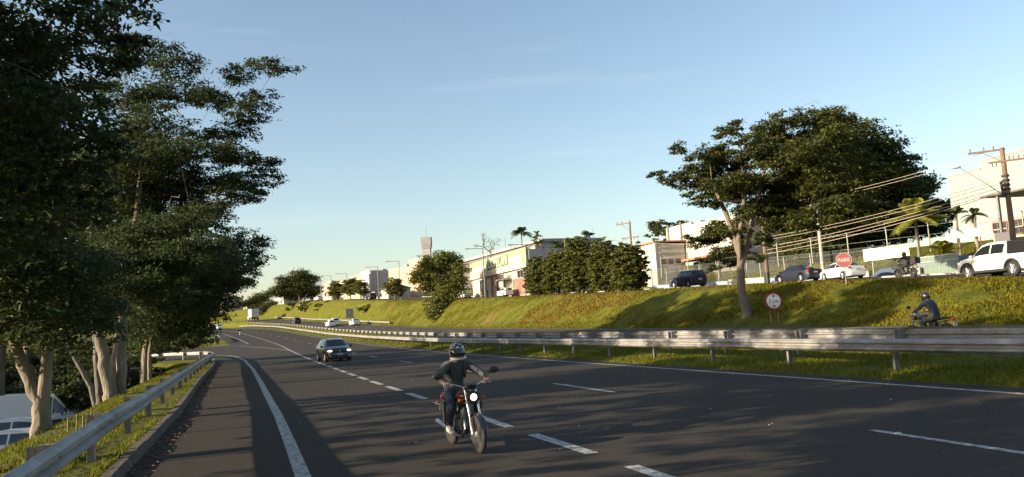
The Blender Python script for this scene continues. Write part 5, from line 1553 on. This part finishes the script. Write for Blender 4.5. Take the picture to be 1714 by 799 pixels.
    q = MB(); q.b2((.0, .25, -1.5), (.25, 16, 7.4)); q.b2((.26, .3, 7.0), (L, 16, 7.3)); q.b2((0.26, .27, 2.36), (L, .40, 7.2)); q.build("inner_wall", M_WALLG, b)
    V = MB(); n = 7
    pr = []
    for k in range(n * 4 + 1):
        ph = k % 4
        pr.append((k * 1.05 / (n * 4), (-.0, -.045, -.045, 0)[ph]))
    for hgt, nm in ((5.2, "lo"), (6.0, "hi")):
        mb = MB(); mb.loft([[(x, y, 0) for x, y in pr] + [(x, y + .02, 0) for x, y in reversed(pr)], [(x, y, hgt) for x, y in pr] + [(x, y + .02, hgt) for x, y in reversed(pr)]])
        if nm == "lo": mlo = mb.mesh("cladding_sheet", M_SHEET)
        else: mhi = mb.mesh("cladding_sheet", M_SHEET)
    x = 0.0
    while x < L - 1:
        link("cladding_sheet", mlo if x < 4.2 else mhi, b, (x, -.03 + random.uniform(-.008, .008), 2.4 + random.uniform(-.02, .02))); x += 1.055
    q = MB(); q.b2((-.05, -.14, 7.55), (4.2, .0, 7.7)); q.b2((4.25, -.14, 8.35), (L, .0, 8.5)); q.build("ridge_flashing", M_SHEET, b)
    q = MB(); q.b2((-.05, -.12, 2.22), (L, -.003, 2.38)); q.build("base_flashing", M_WALLG, b)
    brown = mat("brown window frames", (.20, .09, .05), .7)
    for x in (5.6, 7.9, 12.2, 14.5): window(b, x, 1.35, 1.5, 1.35, bars=2, frame=brown)
    q = MB()
    for x in (5.6, 7.9, 12.2, 14.5): q.box((x, -.055, 1.35), (1.5, .06, .09))
    q.build("window_rail", M_WALLW, b)
    st = MB(); st.b2((.2, -.5, -1.5), (L, -.26, .3)); st.build("stone_wall", mat("rough stone wall", (.40, .33, .24), .95, col2=(.22, .18, .13), scale=2.6, bump=1, bscale=5), b)
    q = MB(); q.b2((9.6, -.28, 5.0), (15, -.12, 6.6)); q.build("sign_board", M_WALLW, b)
    text("ALL", 1.25, mat("pale tan lettering", (.60, .45, .30), .6), b, (10.0, -.32, 5.95), FRONT, align='LEFT')
    q = MB(); q.b2((10.4, -.32, 5.15), (14.5, -.285, 5.28)); q.build("sign_stripe", M_DARKR, b)
    q = MB(); q.loft([[(12.6, -9.5, 3.35), (12.6, -.2, 3.5), (12.6, -.2, 3.9), (12.6, -9.5, 3.5)], [(22, -9.5, 3.35), (22, -.2, 3.5), (22, -.2, 3.9), (22, -9.5, 3.5)]]); q.build("canopy", M_DARKR, b)
    q = MB(); q.b2((14.5, -.34, .6), (22, -.10, 3.3)); q.build("brown_wall", mat("brown wall", (.30, .17, .10), .9, var=.1, scale=1), b)
    for x in (14, 17.5, 21.5):
        q = MB(); q.b2((x, -9.3, -2.6), (x + .18, -9.1, 3.34)); q.build("canopy_post", M_POLEG, b)
    # roof equipment, gutters and downpipes
    for bn, items in (("shop", [(4, 5, 7.1, 1.6, 1.2, .9), (13, 8, 7.1, 1.2, 1.0, .8), (24, 4, 7.1, 2.0, 1.3, 1.0)]), ("long_building", [(6, 4, 7.0, 1.6, 1.4, 1.0), (20, 5, 7.6, 1.8, 1.2, 1.1), (29, 6, 7.0, 1.4, 1.2, 1.6)]),
                      ("carport_building", [(5, 3, 8.1, 1.4, 1.0, .8), (13, 4, 8.1, 1.2, 1.0, .9)]), ("beige_building", [(3, 4, 8.7, 1.6, 1.3, 1.0)])):
        bo_ = bpy.data.objects[bn]
        for (x, y, z, a, c, h) in items:
            q = MB(); q.box((x, y, z + h / 2), (a, c, h)); q.box((x, y, z + h + .03), (a + .12, c + .12, .06)); q.build("air_conditioner", M_WALLG, bo_)
    for bn, xs, z1 in (("shop", (.4, 29.6), 5.3), ("long_building", (12.05, 25.05), 7.0), ("cream_building", (.5, 16), 6.0)):
        for x in xs:
            q = MB(); q.tube([(x, -.62 if bn == "shop" else -.22, z1), (x, -.62 if bn == "shop" else -.22, -.5)], .07, 6); q.build("downpipe", M_POLEG, bpy.data.objects[bn])
    # ---- far houses
    for k, (x, y, z0, w, d, h, mw, mr, lab) in enumerate([(-14.5, 418, 15, 8.5, 9, 6.5, M_WALLB, M_ROOFT, "reddish house far beyond the end of the bank"), (-5.0, 440, 15.2, 11, 9, 5.2, M_WALLW, M_DARKR, "far house with a dark grey roof and white wall"),
                                                        (-23.0, 430, 15, 11, 8, 3.6, M_WALLC, M_ROOFT, "low cream house far beyond the end of the bank"), (11.0, 380, 15.5, 12, 8, 4.0, M_WALLW, M_DARKR, "small white far building left of the cream one")]):
        h_ = empty("house", (x, y, z0), R(-72), lab, "house", "far houses")
        q = MB(); q.b2((-w / 2, -d / 2, -2), (w / 2, d / 2, h)); q.build("wall", mw, h_)
        q = MB(); q.prism([(-d / 2 - .4, h - .02), (d / 2 + .4, h - .02), (0, h + 1.7)], -w / 2 - .3, w / 2 + .3, axis='X'); q.build("roof", mr, h_)
        for s in (-.25, .25): window(h_, s * w, 1.8, 1.4, 1.2, y=-d / 2)
    # ---- long shed on the left, behind the parking lot
    s = empty("shed", (-26.5, 12, PK(12)), 0, "long dark shed behind the parked van", "shed")
    q = MB(); q.b2((-6, -20, -.5), (0, 62, 5.2)); q.build("wall", mat("shed wall", (.10, .095, .09), .9, var=.25, scale=.5), s)
    q = MB(); q.prism([(-6.4, 5.18), (.5, 5.18), (-3, 6.6)], -20.5, 62.5); q.build("roof", mat("shed roof", (.13, .13, .135), .6, var=.15, scale=.6), s)
    for k in range(6):
        d = MB(); d.b2((-.02, -10 + k * 11, -.4), (.06, -6 + k * 11, 2.9)); d.build("door", M_WALLG, s)
    s = empty("boundary_wall", (-19.5, 62.5, PK(62) - .3), 0, "dark rendered wall closing the far end of the parking lot", "wall")
    q = MB(); q.b2((-7, 0, -.5), (11.8, .2, 3.0)); q.build("render", MATS["shed wall"], s)
    q = MB(); q.b2((-7.02, -.05, 3.0), (11.85, .25, 3.12)); q.build("coping", M_WALLG, s)


# ------------------------------------------------------------------ street furniture
def build_furniture():
    # L-shaped street lamps along the upper street
    labs = {161: "lamp post with a short arm just left of the big hanging bush", 178: "lamp post in front of the grey end wall", 196: "lamp post before the near corner of the long pale building", 221: "lamp post in the middle of the long pale building",
            236: "second lamp post from the left, in front of the cream building", 248: "leftmost lamp post, beside the cream building", 102: "lamp post in front of the green fronted shop's fascia", 122: "lamp post behind the big hanging bush", 89: "lamp post behind the left end of the clipped row"}
    for (x, y, top) in [(32.8, 161, 16.4), (29.3, 179, 17.0), (27.0, 197, 17.3), (22.2, 224, 17.9), (19.2, 239.5, 18.6), (17.0, 251, 18.2), (33.9, 101, 12.0), (33.3, 122, 13.7), (34.2, 88.5, 11.3)]:
        z = ZT(y)
        t = empty("street_lamp", (x, y, z), 0, labs[min(labs, key=lambda k: abs(k - y))], "street lamp", "lamp posts along the upper street")
        h = top - z
        m = MB(); m.tube([(0, 0, -.2), (0, 0, h)], [.11, .085], 8); m.build("pole", M_POLEG, t, 60)
        m = MB(); m.tube([(.05, 0, h - .05), (-2.3, 0, h - .02)], [.05, .045], 6); m.build("arm", M_POLEG, t, 60)
        m = MB(); m.box((-2.55, 0, h - .03), (.75, .28, .12)); m.build("lamp_head", M_WALLG, t)

    def ins(m, x, y, z, s=.3): m.lathe([(.0, 0), (.03, 0), (.06, .05 * s / .3), (.03, .1 * s / .3), (.07, .16 * s / .3), (.02, s), (0, s)], 8, xf=Matrix.Translation((x, y, z)))
    # utility pole among the clipped trees
    x, y = 43.6, 90.2; z = ZT(y)
    t = empty("utility_pole", (x, y, z), R(-63), "slender utility pole with two crossarms above the clipped trees", "utility pole")
    h = 13.3 - z
    m = MB(); m.tube([(0, 0, -.3), (0, 0, h)], [.17, .11], 8); m.build("pole", M_WOOD, t, 60)
    m = MB(); m.box((-.95, 0, h - .12), (2.3, .1, .12)); m.build("crossarm", M_WOOD, t)
    m = MB(); m.tube([(-1.3, .02, h - .16), (0, .06, h - 1.2)], .035, 6); m.build("brace", M_POLEG, t)
    m = MB(); m.box((0, -.1, h - 1.95), (2.6, .1, .12)); m.build("crossarm", M_WOOD, t)
    m = MB()
    for q in (-1.15, -.7, .65, 1.15): ins(m, q, -.1, h - 2.25)
    for q in (-1.9, -1.2, 0): ins(m, q, 0, h - .06)
    m.build("insulator", M_POLEG, t)
    m = MB(); m.tube([(0, 0, h - 3.4), (-1.6, 0, h - 2.3), (-2.6, 0, h - 1.95)], .035, 6); m.build("lamp_arm", M_POLEG, t)
    m = MB(); m.ell((-2.85, 0, h - 1.95), (.36, .14, .1), 10, 6); m.build("lamp_head", M_WALLG, t, 60)
    # large pole before the hall
    x, y = 50.0, 43.1; z = ZT(y) + .1
    t = empty("utility_pole", (x, y, z), R(-46), "stout wooden utility pole with crossarms in front of the corrugated hall", "utility pole")
    h = 11.95 - z
    m = MB(); m.tube([(0, 0, -.3), (.02, 0, h * .5), (0, 0, h)], [.22, .185, .15], 10); m.build("pole", M_WOOD, t, 60)
    m = MB(); m.box((-.95, 0, h - .12), (2.3, .11, .13)); m.build("crossarm", M_WOOD, t)
    m = MB(); m.tube([(-1.25, .03, h - .16), (-.05, .1, h - .95)], .03, 6); m.build("brace", M_POLEG, t)
    m = MB(); m.box((.25, -.16, h - .98), (2.3, .1, .12)); m.build("crossarm", M_WOOD, t)
    m = MB()
    for q in (.35, .62, .92, 1.25): ins(m, q, -.16, h - .94, .34)
    for q in (-.7, -.45): ins(m, q, -.16, h - 1.3, .3)
    for q in (-1.95, -1.1, -.5): ins(m, q, 0, h - .06, .32)
    m.build("insulator", M_POLEG, t)
    m = MB(); m.tube([(.0, 0, h - 3.6), (-1.4, 0, h - 2.2), (-2.7, 0, h - 1.05)], .03, 6); m.build("lamp_arm", M_POLEG, t)
    m = MB(); m.ell((-2.95, 0, h - .98), (.36, .14, .10), 10, 6); m.build("lamp_head", M_WALLG, t, 60)
    m = MB()
    for q in range(5): m.lathe([(.17, 0), (.25, .02), (.25, .16), (.17, .18)], 10, xf=Matrix.Translation((0, 0, h - 2.1 - q * .32)))
    m.tube([(-.3, -.2, h - 2.4), (-.25, -.2, h - 3.5)], .09, 8)
    m.build("cable_hardware", M_TRIM, t)
    m = MB(); m.lathe([(0, 0), (.22, 0), (.22, .02), (0, .02)], 14, axis='Y', xf=Matrix.Translation((-.2, -.27, 1.8))); m.build("number_disc", M_WALLW, t)
    # pole behind the spreading tree and the pole further right
    x, y = 42.9, 61.8; z = ZT(y)
    t = empty("utility_pole", (x, y, z), R(-55), "dark wooden utility pole standing beside the dark blue sedan", "utility pole")
    m = MB(); m.tube([(0, 0, -.3), (0, 0, 8.2)], [.19, .14], 10); m.build("pole", M_WOOD, t, 60)
    m = MB(); m.box((0, .12, 7.6), (2.2, .1, .12)); m.build("crossarm", M_WOOD, t)
    m = MB(); m.lathe([(.205, 0), (.21, 0), (.21, 1.1), (.205, 1.1)], 10); m.build("painted_band", M_TRIM, t)
    x, y = 48.2, 61.0; z = ZT(y)
    t = empty("utility_pole", (x, y, z), R(-55), "pale concrete utility pole in front of the dark trees", "utility pole")
    m = MB(); m.tube([(0, 0, -.3), (0, 0, 8.6)], [.19, .13], 8); m.build("pole", M_CONC, t, 60)
    m = MB(); m.box((0, -.14, 7.9), (1.9, .1, .12)); m.build("crossarm", M_WOOD, t)
    for k in range(2):
        m = MB(); m.lathe([(0, 0), (.2, 0), (.22, .1), (.22, .55), (.2, .62), (0, .64)], 12, xf=Matrix.Translation((-.35 + k * .7, -.3, 6.6))); m.build("transformer", M_WALLG, t, 40)
    # wires between the poles
    mw = mat("weathered cable", (.34, .27, .20), .6)
    def wire(a, b, sag, r, lab, g="cables between the utility poles"):
        pts = [Vector(a).lerp(Vector(b), i / 16) - Vector((0, 0, sag * 4 * (i / 16) * (1 - i / 16))) for i in range(17)]
        o = Vector(a); m = MB(); m.tube([p - o for p in pts], r, 5)
        w = m.build("cable", mw, None, 60, loc=o); tag(w, lab, "cable", g)
    A = (50.0, 43.1, 0)
    ends = [("topmost pair, upper cable, between the wooden pole and the dark trees", (49.3, 44.0, 11.8), (43.5, 66.0, 11.2), .55, .017), ("topmost pair, lower cable, between the wooden pole and the dark trees", (49.5, 43.9, 11.6), (43.6, 66.0, 11.0), .55, .017),
            ("upper cable crossing in front of the yellowish palm", (49.9, 43.3, 9.75), (42.9, 61.8, 8.0), .35, .018), ("second cable crossing in front of the yellowish palm", (49.9, 43.3, 9.5), (42.9, 61.8, 7.75), .35, .018),
            ("third cable below the palm's fronds, from the wooden pole", (49.9, 43.3, 9.2), (42.9, 61.8, 7.1), .30, .021), ("fourth cable below the palm's fronds, slightly sagging", (49.9, 43.3, 8.95), (42.9, 61.8, 6.85), .30, .021),
            ("lowest thick cable from the wooden pole to the dark pole", (49.9, 43.3, 8.85), (42.9, 61.8, 6.5), .34, .024),
            ("cable passing from the dark pole behind the spreading tree", (42.9, 61.8, 7.9), (43.6, 90.2, 11.0), .5, .022), ("cable leaving the wooden pole at the right picture edge", (50.6, 42.4, 11.6), (56, 25, 12.4), .3, .018)]
    for lab, a, b, s, r in ends: wire(a, b, s, r, lab)
    # ---- wire fence along the upper street
    t = empty("wire_fence", (51.0 + SH(48), 48.0, ZT(48) + .12), 0, "tall wire mesh fence on pale posts along the upper street", "fence")
    o = Vector(t.location)
    mp = mat("fence post concrete", (.30, .30, .25), .9, var=.15, scale=3)
    post = MB(); post.box((0, 0, 1.25), (.09, .09, 2.8)); post.box((-.09, 0, 2.6), (.2, .07, .08)); pm = post.mesh("post", mp)
    H, Wd = 2.55, 4.0
    ms = MB()
    r = .004

    def rod(p, q):
        d = (Vector(q) - Vector(p)).normalized(); s_ = d.cross(Vector((1, 0, 0))).normalized()
        ms.loft([[Vector(e) + Vector((r, 0, 0)), Vector(e) - Vector((r, 0, 0)) + s_ * r, Vector(e) - Vector((r, 0, 0)) - s_ * r] for e in (p, q)], caps=False)
    k = -H
    while k < Wd:
        y0, z0, y1, z1 = k, 0.0, k + H, H
        if y0 < 0: z0 = -k; y0 = 0.0
        if y1 > Wd: z1 = Wd - k; y1 = Wd
        if y1 > y0 + .01:
            rod((0, y0, z0), (0, y1, z1)); rod((.01, Wd - y0, z0), (.01, Wd - y1, z1))
        k += .17
    for zz in (.02, H * .5, H): rod((0, 0, zz), (0, Wd, zz))
    mm = ms.mesh("wire_mesh", mat("fence wire", (.26, .28, .25), .7, .2))
    y = 53.0
    while y < 100:
        p = Vector((51.0 + SH(y), y, ZT(y) + .12)) - o
        q = Vector((51.0 + SH(y + 4), y + 4, ZT(y + 4) + .12)) - o
        a = link("post", pm, t, p, random.uniform(-.05, .05)); a.rotation_euler[0] = random.uniform(-.02, .02)
        w = link("wire_mesh", mm, t, p + Vector((0, 0, .1)), math.atan2(-(q.x - p.x), q.y - p.y)); w.rotation_euler[0] = math.atan2(q.z - p.z, 4.0)
        y += 4.0
    # second line of fence up the lawn
    t2 = empty("lawn_fence", (63.0, 62, height(64, 62)), R(8), "second wire fence higher up behind the lawn", "fence")
    for k in range(11): link("post", pm, t2, (k * -1.15, k * 3.8 - 8, 0), 0)
    for zz in (.6, 1.5, 2.4):
        q = MB(); q.tube([(k * -1.15, k * 3.8 - 8, zz) for k in range(11)], .012, 5); q.build("rail_wire", MATS["fence wire"], t2)
    # low white walls and the blue painted driveway walls
    def wall(nm, x0, y0, x1, y1, h, m, lab, th=.18, grp=None):
        o_ = Vector((x0 + SH(y0), y0, ZT(y0) + .10)); e_ = Vector((x1 + SH(y1), y1, ZT(y1) + .10)) - o_
        dv = Vector((e_.x, e_.y, 0)).normalized(); nn = Vector((-dv.y, dv.x, 0)) * th / 2
        mb = MB()
        mb.loft([[p - nn + Vector((0, 0, -.4)), p + nn + Vector((0, 0, -.4)), p + nn + Vector((0, 0, h)), p - nn + Vector((0, 0, h))] for p in (Vector((0, 0, 0)), e_)])
        ob = mb.build(nm, m, None, loc=o_); tag(ob, lab, "wall", grp); return ob
    M_BLUE = mat("blue wall paint", (.055, .085, .14), .8, var=.15, scale=1.5)
    wall("low_wall", 50.7, 57.2, 50.7, 62.0, .62, M_WALLW, "low white wall below the fence, right of the white sedan", grp=None)
    wall("low_wall", 50.7, 51.6, 50.7, 53.2, .66, M_WALLW, "short piece of low white wall right of the dark blue driveway")
    wall("low_wall", 50.7, 72.0, 50.7, 78.5, .66, M_WALLW, "low white wall between the spreading tree and the dark pole")
    wall("low_wall", 50.7, 62.2, 50.7, 71.8, .55, mat("pale blue wall", (.20, .26, .34), .8, var=.15, scale=1.5), "low pale blue wall behind the two parked sedans")
    wall("low_wall", 50.7, 78.7, 50.7, 96, .5, MATS["pale blue wall"], "low pale blue wall behind the dark hatchback")
    dr = MB(); dr.prism([(57.0, -.3), (53.2, -.3), (53.2, .02), (54.2, .72), (55.4, .72), (57.0, .02)], -.1, .1, axis='X'); ob = dr.build("driveway_wall", M_BLUE, None, loc=(50.35 + SH(55), 0, ZT(55) + .1)); tag(ob, "dark blue trapezoid driveway wall below the banner", "wall")
    wall("driveway_wall", 50.9, 43.2, 50.9, 48.0, 1.35, M_BLUE, "tall dark blue wall right of the green gate")
    pl_ = MB()
    for k in range(46): pl_.ell((51.8 + RNG.normal(0, .25), 48 - k * .17, ZT(46) + 1.5 + RNG.uniform(0, .15)), (.22, .2, .22), 6, 5)
    # green gate
    g = empty("green_gate", (51.0 + SH(48.1), 48.1, ZT(48.1) + .14), R(90), "wide grey-green metal gate with vertical ribs left of the blue wall", "gate")
    mg = mat("grey-green gate paint", (.16, .22, .19), .6, var=.12, scale=2)
    q = MB(); q.box((0.02, 0, .75), (.08, .08, 1.6)); q.box((4.8, 0, .75), (.08, .08, 1.6)); q.box((2.4, 0, 1.5), (4.7, .07, .07)); q.box((2.4, 0, 1.08), (4.7, .07, .06)); q.box((2.4, 0, .06), (4.7, .07, .07)); q.build("gate_frame", mat("gate frame", (.34, .38, .34), .6), g)
    sl = MB(); sl.box((0, 0, .56), (.13, .03, .94)); sm = sl.mesh("panel", mg); sl2 = MB(); sl2.box((0, 0, 1.28), (.13, .03, .36)); sm2 = sl2.mesh("panel", mg)
    for k in range(32):
        link("panel", sm, g, (.13 + k * .147, random.uniform(-.006, .006), 0)); link("panel", sm2, g, (.13 + k * .147, random.uniform(-.006, .006), 0))
    q = MB(); q.box((4.9, 0, .9), (.14, .14, 2.0)); q.build("gate_post", mp, g)
    # upper fence post line beside the gate
    q = MB(); q.tube([(0, 0, -.2), (0, 0, 3.0)], .07, 8); ob = q.build("fence_post", mp, None, 60, loc=(50.9, 52.6, ZT(52.6))); tag(ob, "tall pale post at the right end of the banner", "post")
    # banner on the fence
    bn = empty("banner", (50.75 + SH(55), 57.75, ZT(55) + 1.62), R(-90), "long white and pale yellow banner tied to the fence", "banner")
    q = MB()
    nb = 14
    rows = [[(i * 5.2 / nb, -.03 * math.sin(i * 1.3) - .03, zz + .015 * math.sin(i * .9)) for i in range(nb + 1)] for zz in (0, 1.04)]
    V = rows[0] + rows[1]; n = nb + 1
    q.add(V, [(i, i + 1, n + i + 1, n + i) for i in range(nb)])
    mbn = mat("banner cloth", (.55, .55, .52), .7)
    nt = mbn.node_tree
    tc = nt.nodes.new("ShaderNodeTexCoord"); sx = nt.nodes.new("ShaderNodeSeparateXYZ"); cr = nt.nodes.new("ShaderNodeValToRGB"); dv = nt.nodes.new("ShaderNodeMath"); dv.operation = 'DIVIDE'; dv.inputs[1].default_value = 5.2
    nt.links.new(tc.outputs["Object"], sx.inputs[0]); nt.links.new(sx.outputs[0], dv.inputs[0]); nt.links.new(dv.outputs[0], cr.inputs[0])
    cr.color_ramp.elements[0].position = .42; cr.color_ramp.elements[0].color = (.52, .52, .51, 1); cr.color_ramp.elements[1].position = .8; cr.color_ramp.elements[1].color = (.54, .54, .31, 1)
    nt.links.new(cr.outputs[0], nt.nodes["Principled BSDF"].inputs["Base Color"])
    q.build("cloth", mbn, bn, 60)
    lg = MB()
    for x0, x1, zz, hh in ((1.15, 2.05, .86, .035), (1.1, 1.35, .58, .05), (1.5, 2.2, .60, .05), (1.15, 2.15, .22, .04)): lg.box(((x0 + x1) / 2, -.09, zz), (x1 - x0, .008, hh))
    lg.box((1.13, -.09, .42), (.03, .008, .40)); lg.box((2.16, -.09, .42), (.03, .008, .40))
    lg.build("printed_mark", mat("blue print", (.16, .20, .38), .6), bn)
    # blank board on two posts, and grey panel post
    t = empty("notice_board", (56.9, 53.2, height(56.9, 53)), R(-48), "blank pale board on two posts beside the hall", "sign")
    for k in (-.85, .85):
        q = MB(); q.box((k, 0, 1.2), (.1, .1, 3.0)); q.build("post", M_DOORD, t)
    q = MB(); q.box((0, -.03, 2.35), (1.9, .12, .75)); q.build("board", M_WALLG if False else mat("faded board", (.42, .42, .42), .7), t)
    t = empty("totem_sign", (58.4, 51.3, height(58.4, 51.3)), R(-50), "dark grey upright panel with a white edge in front of the hall", "sign")
    q = MB(); q.box((0, 0, .9), (1.05, .18, 2.0)); q.build("panel", mat("dark grey panel", (.14, .13, .14), .7), t)
    q = MB(); q.box((-.60, 0, .9), (.12, .2, 2.06)); q.build("edge", M_WALLW, t)
    # antennas
    for x, y, z0, z1, lab in ((59.0, 137.8, 8, 18.3, "thin antenna mast above the clipped trees"), (43.6, 143.5, 12, 17.6, "thin antenna mast behind the green fronted shop")):
        q = MB(); q.tube([(0, 0, 0), (0, 0, z1 - z0)], .035, 6); ob = q.build("antenna_mast", M_POLEG, None, 60, loc=(x, y, z0)); tag(ob, lab, "antenna", "antenna masts")
    # ---- signs
    t = empty("stop_sign", (31.9, 38.5, height(32.3, 38.5) - .05), R(-52), "red octagonal stop sign reading PARE on the bank's edge", "sign")
    zc = 4.22 - t.location.z
    q = MB(); q.tube([(0, .04, -.3), (0, .04, zc + .2)], .04, 8); q.build("post", M_POLEG, t, 60)
    oc = lambda rr: [(rr * math.cos(R(22.5 + 45 * k)), zc + rr * math.sin(R(22.5 + 45 * k))) for k in range(8)]
    q = MB(); q.prism(oc(.46), -.02, .0); q.build("border", M_WALLW, t)
    q = MB(); q.prism(oc(.435), -.026, -.0205); q.build("plate", mat("sign red", (.16, .008, .016), .5), t)
    text("PARE", .30, mat("sign white", (.40, .39, .38), .5), t, (0, -.03, zc + .0), FRONT, depth=.002, sx=.98)
    t = empty("height_sign", (26.9, 38.4, height(27.4, 38.4)), R(-10), "round red-rimmed sign reading 5,1m on the grass bank", "sign")
    zc = 2.12 - t.location.z
    for k in (-.22, .22):
        q = MB(); q.tube([(k, .05, -.3), (k, .05, zc + .2)], .03, 8); q.build("post", M_DOORD, t, 60)
    q = MB(); q.lathe([(0, -.012), (.50, -.012), (.50, .012), (0, .012)], 40, axis='Y', xf=Matrix.Translation((0, 0, zc))); q.build("border", MATS["sign red"], t, 40)
    q = MB(); q.lathe([(0, -.018), (.40, -.018), (.40, -.0125), (0, -.0125)], 40, axis='Y', xf=Matrix.Translation((0, 0, zc))); q.build("plate", mat("sign face", (.42, .46, .48), .6), t, 40)
    text("5,1m", .30, mat("sign black", (.02, .03, .07), .6), t, (0, -.021, zc - .01), FRONT, depth=.002, sx=.95)
    for s in (1, -1):
        q = MB(); q.prism([(-.10, zc + s * .32), (.10, zc + s * .32), (0, zc + s * .19)], -.022, -.019); q.build("arrow", M_TRIM, t)
    t = empty("speed_sign", (27.9 + SH(196), 196, ZO(196)), R(8), "square grey board with a round speed limit sign at the foot of the bank", "sign")
    q = MB()
    for k in (-.7, .7): q.tube([(k, .06, -.3), (k, .06, 3.3)], .05, 8)
    q.build("post", M_POLEG, t, 60)
    q = MB(); q.box((0, 0, 2.3), (1.9, .05, 2.3)); q.build("board", mat("grey board", (.33, .31, .30), .7), t)
    q = MB(); q.lathe([(0, -.04), (.62, -.04), (.62, -.026), (0, -.026)], 28, axis='Y', xf=Matrix.Translation((0, 0, 2.55))); q.build("ring", mat("dull red ring", (.22, .10, .12), .6), t)
    q = MB(); q.lathe([(0, -.05), (.42, -.05), (.42, -.041), (0, -.041)], 28, axis='Y', xf=Matrix.Translation((0, 0, 2.55))); q.build("plate", mat("pale disc", (.5, .5, .52), .6), t)
    text("80", .5, M_TRIM, t, (0, -.055, 2.55), FRONT, depth=.002)
    # small stakes beside the forked trunk
    for k, (dx, dy) in enumerate([(0, 0), (.18, .1), (.34, .02), (.5, .16)]):
        x, y = -4.05 + dx * .6, 19.6 + dy + k * .22
        q = MB(); q.tube([(0, 0, -.1), (.02, .0, .33 + .05 * (k % 2))], [.022, .018], 6); ob = q.build("wooden_stake", M_BARK, None, 60, loc=(x, y, ground_at(x, y))); tag(ob, ("short grey stake nearest the forked trunk", "second stake from the forked trunk", "third stake from the forked trunk", "stake farthest from the forked trunk")[k], "stake", "stakes in the verge grass")
    # reflective studs on the lane line and stones / litter on the road
    st = MB(); st.loft([[(-.05, -.04, 0), (.05, -.04, 0), (.05, .04, 0), (-.05, .04, 0)], [(-.03, -.02, .022), (.03, -.02, .022), (.03, .02, .022), (-.03, .02, .022)]]); sm = st.mesh("road_stud", mat("stud", (.5, .48, .4), .5))
    for k in range(14):
        y = 9.2 + k * 12.1
        ob = link("road_stud", sm, None, (8.22 + SH(y), y, ZR(y) + .004)); tag(ob, ("nearest raised stud on the dashed lane line", "raised stud on the lane line just beyond the motorcycle", "raised stud on the lane line right of the black hatchback")[k] if k < 3 else ("fourth", "fifth", "sixth", "seventh", "eighth", "ninth", "tenth", "eleventh", "twelfth", "thirteenth", "farthest")[k - 3] + " raised stud along the dashed lane line, counted from the camera", "road stud", "studs along the lane line")
    rr = MB()
    for k in range(70):
        y = 7 + 45 * RNG.uniform() ** 1.5; x = RNG.uniform(.6, 13.4); s = RNG.uniform(.006, .018)
        rr.ell((x, y, ZR(y) + s * .4), (s * 1.4, s, s * .6), 6, 4)
    rr.build("road_gravel", M_CONC, None, 60)["kind"] = 'stuff'
# ------------------------------------------------------------------ build
build_setting()
scatter_grass()
build_guardrails()
build_buildings()
build_trees()
build_vehicles()
build_bikes()
build_furniture()
